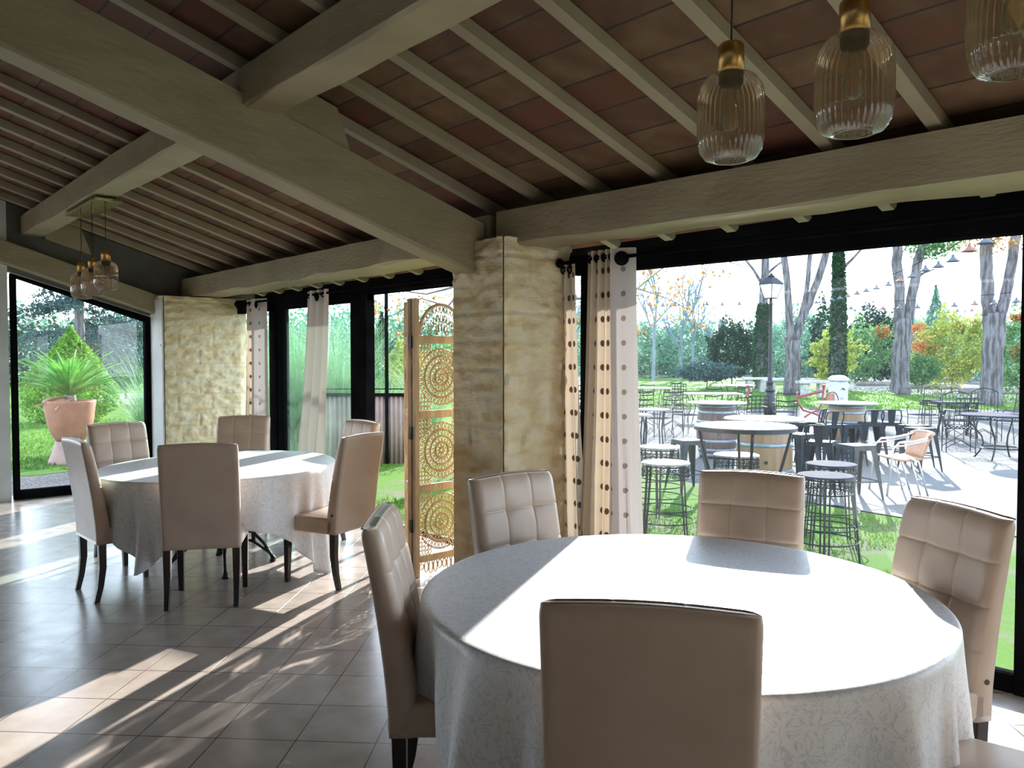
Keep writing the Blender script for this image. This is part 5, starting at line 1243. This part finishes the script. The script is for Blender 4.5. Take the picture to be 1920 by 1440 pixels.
# white fountain post
t = thing('drinking_fountain', 'white stone post fountain with a domed cap behind the terrace barrel', 'fountain', at(1572, 21.5), TH + .25)
MB().box(-.20, .20, -.17, .17, 0, 1.08).build('post', 'whitestone', t, bevel=.03)
MB().lathe([(.24, 1.08), (.27, 1.10), (.27, 1.15), (.22, 1.20), (.16, 1.235), (.02, 1.245)], 8).build('cap', 'whitestone', t, smooth=True)
MB().tube([(0, -.17, .88), (0, -.25, .88), (0, -.27, .84)], .018, 8).build('tap', 'iron', t)
MB().lathe([(.001, 0), (.05, 0), (.05, .01), (.001, .01)], 12).build('plate', 'greystone', t, loc=(0, -.172, .60), rot=(pi / 2, 0, 0))
MB().box(-.27, -.21, -.1, .12, 0, .75).build('side_board', 'terracotta', t)
# red iron frame
t = thing('iron_frame', 'dark red curved iron frame left of the white fountain', 'garden ornament', at(1522, 17.5), TH)
for y in (0,):
    MB().tube([(-.32, y, .95), (-.30, y, .72), (-.18, y, .55), (0, y, .50), (.16, y, .56), (.24, y, .72), (.27, y, 1.02)], .022, 7).build('upper_bow', 'red_paint', t, smooth=True)
    MB().tube([(-.26, y, .02), (-.24, y, .20), (-.14, y, .40), (0, y, .50), (.16, y, .44), (.26, y, .28), (.28, y, .02)], .022, 7).build('lower_bow', 'red_paint', t, smooth=True)
MB().tube([(-.30, 0, .84), (.27, 0, .98)], .030, 7).build('crossbar', 'red_paint', t)
MB().tube([(.27, 0, 1.02), (.27, 0, 1.12)], [.03, .04], 8).build('finial', 'red_paint', t)
for z, r_ in ((.62, .14), (.40, .10)): MB().tube([(.50 + r_ * cos(a), .1, z + .15 + r_ * 1.3 * sin(a)) for a in np.linspace(-.6, 3.4, 12)], .014, 6).build('side_hoop', 'red_paint', t, smooth=True)
MB().tube([(.28, .0, .25), (.45, .1, .12), (.62, .1, .5)], .014, 6).build('brace', 'red_paint', t)
# lantern post
lp = at(1444, 23.5)
t = thing('street_lantern', 'black cast iron lantern post with a pale four sided lantern', 'lamp post', lp, TH + .55)
MB().lathe([(.17, 0), (.165, .30), (.15, .62), (.13, .66), (.125, .72)], 12).build('base', 'iron', t, smooth=True)
MB().lathe([(.15, .72), (.16, .75), (.10, .82), (.085, .95), (.12, .98), (.075, 1.02), (.065, 1.3), (.052, 2.6), (.048, 3.28), (.07, 3.31), (.045, 3.35), (.04, 3.48)], 12).build('pole', 'iron', t, smooth=True)
h0 = 3.48
mb = MB(); mb.hexa([(-.13, -.13, h0), (.13, -.13, h0), (.13, .13, h0), (-.13, .13, h0)], [(-.23, -.23, h0 + .42), (.23, -.23, h0 + .42), (.23, .23, h0 + .42), (-.23, .23, h0 + .42)]); mb.build('lantern_glass', 'milkglass', t)
mb = MB()
for sx_, sy_ in ((-1, -1), (1, -1), (1, 1), (-1, 1)): mb.tube([(sx_ * .132, sy_ * .132, h0), (sx_ * .234, sy_ * .234, h0 + .42)], .012, 5)
for q, z in ((.134, h0), (.236, h0 + .42)): mb.tube([(-q, -q, z), (q, -q, z), (q, q, z), (-q, q, z)], .014, 5, closed=True)
mb.build('lantern_frame', 'iron', t)
mb = MB(); mb.hexa([(-.27, -.27, h0 + .42), (.27, -.27, h0 + .42), (.27, .27, h0 + .42), (-.27, .27, h0 + .42)], [(-.10, -.10, h0 + .62), (.10, -.10, h0 + .62), (.10, .10, h0 + .62), (-.10, .10, h0 + .62)]); mb.lathe([(.10, h0 + .62), (.11, h0 + .66), (.05, h0 + .70), (.04, h0 + .74)], 10); mb.build('lantern_roof', 'iron', t)

# ------------------------------------------------------------------ festoon lights
def festoon(label, pts, size, rise=11):
    """pts: bearing, height mark and distance of every lampshade along the cable"""
    c0 = at(pts[0][0], pts[0][2]); t = thing('festoon_string', label, 'string lights', (c0[0], c0[1], 0), 0, 'festoon strings across the terrace')
    path = []
    for i, (px, y, Z) in enumerate(pts):
        c = at(px, Z); z = zat(y, Z); x, y_ = c[0] - c0[0], c[1] - c0[1]; path.append((x, y_, z + .30))
        s_ = MB().lathe([(.012, .13), (.03, .12), (.035, .07), (.06, .05), (size * .75, .0), (size, -.03), (size * .96, -.03), (size * .7, -.008), (.03, .04)], 14).build('lamp_shade', 'lamp_red' if i % 5 == 2 else 'lampshade', t, smooth=True, loc=(x, y_, z))
        MB().tube([(0, 0, .12), (0, 0, .30)], .008, 4).build('hanger', 'iron', s_)
    MB().tube(path, .009, 4).build('cable', 'black', t)
festoon('festoon string with shades growing towards the top of the right window post', [(1912, 420, 12.2), (1843, 455, 14), (1813, 470, 15.5), (1783, 489, 17.5), (1756, 500, 19.5), (1732, 507, 21.5), (1707, 519, 23.5), (1685, 527, 25.5), (1663, 535, 27.5), (1641, 541, 29.5), (1622, 546, 31), (1605, 551, 32.5), (1588, 556, 34), (1573, 560, 35.5), (1558, 563, 37), (1543, 566, 38.5), (1529, 568, 40), (1516, 569, 41.5), (1503, 570, 43)], .15)
festoon('level festoon string in front of the forked pines', [(1903, 566, 24), (1862, 570, 25.5), (1825, 571, 27), (1787, 574, 28.5), (1752, 576, 30), (1718, 577, 31.5), (1685, 578, 33), (1654, 579, 34.5), (1624, 579, 36), (1594, 579, 37.5)], .15)
festoon('lowest and farthest festoon string with small shades', [(1900, 573, 38), (1850, 578, 39), (1820, 583, 40), (1793, 584, 41), (1766, 585, 42), (1739, 585, 43), (1710, 585, 44), (1684, 585, 45), (1658, 584, 46), (1630, 584, 47), (1601, 583, 48)], .15)
festoon('faint festoon string seen right of the dotted curtain', [(1080, 560, 28), (1190, 568, 30), (1218, 572, 31), (1242, 574, 32), (1265, 573, 33), (1292, 572, 34), (1324, 571, 35), (1353, 572, 36), (1385, 571, 37)], .11)
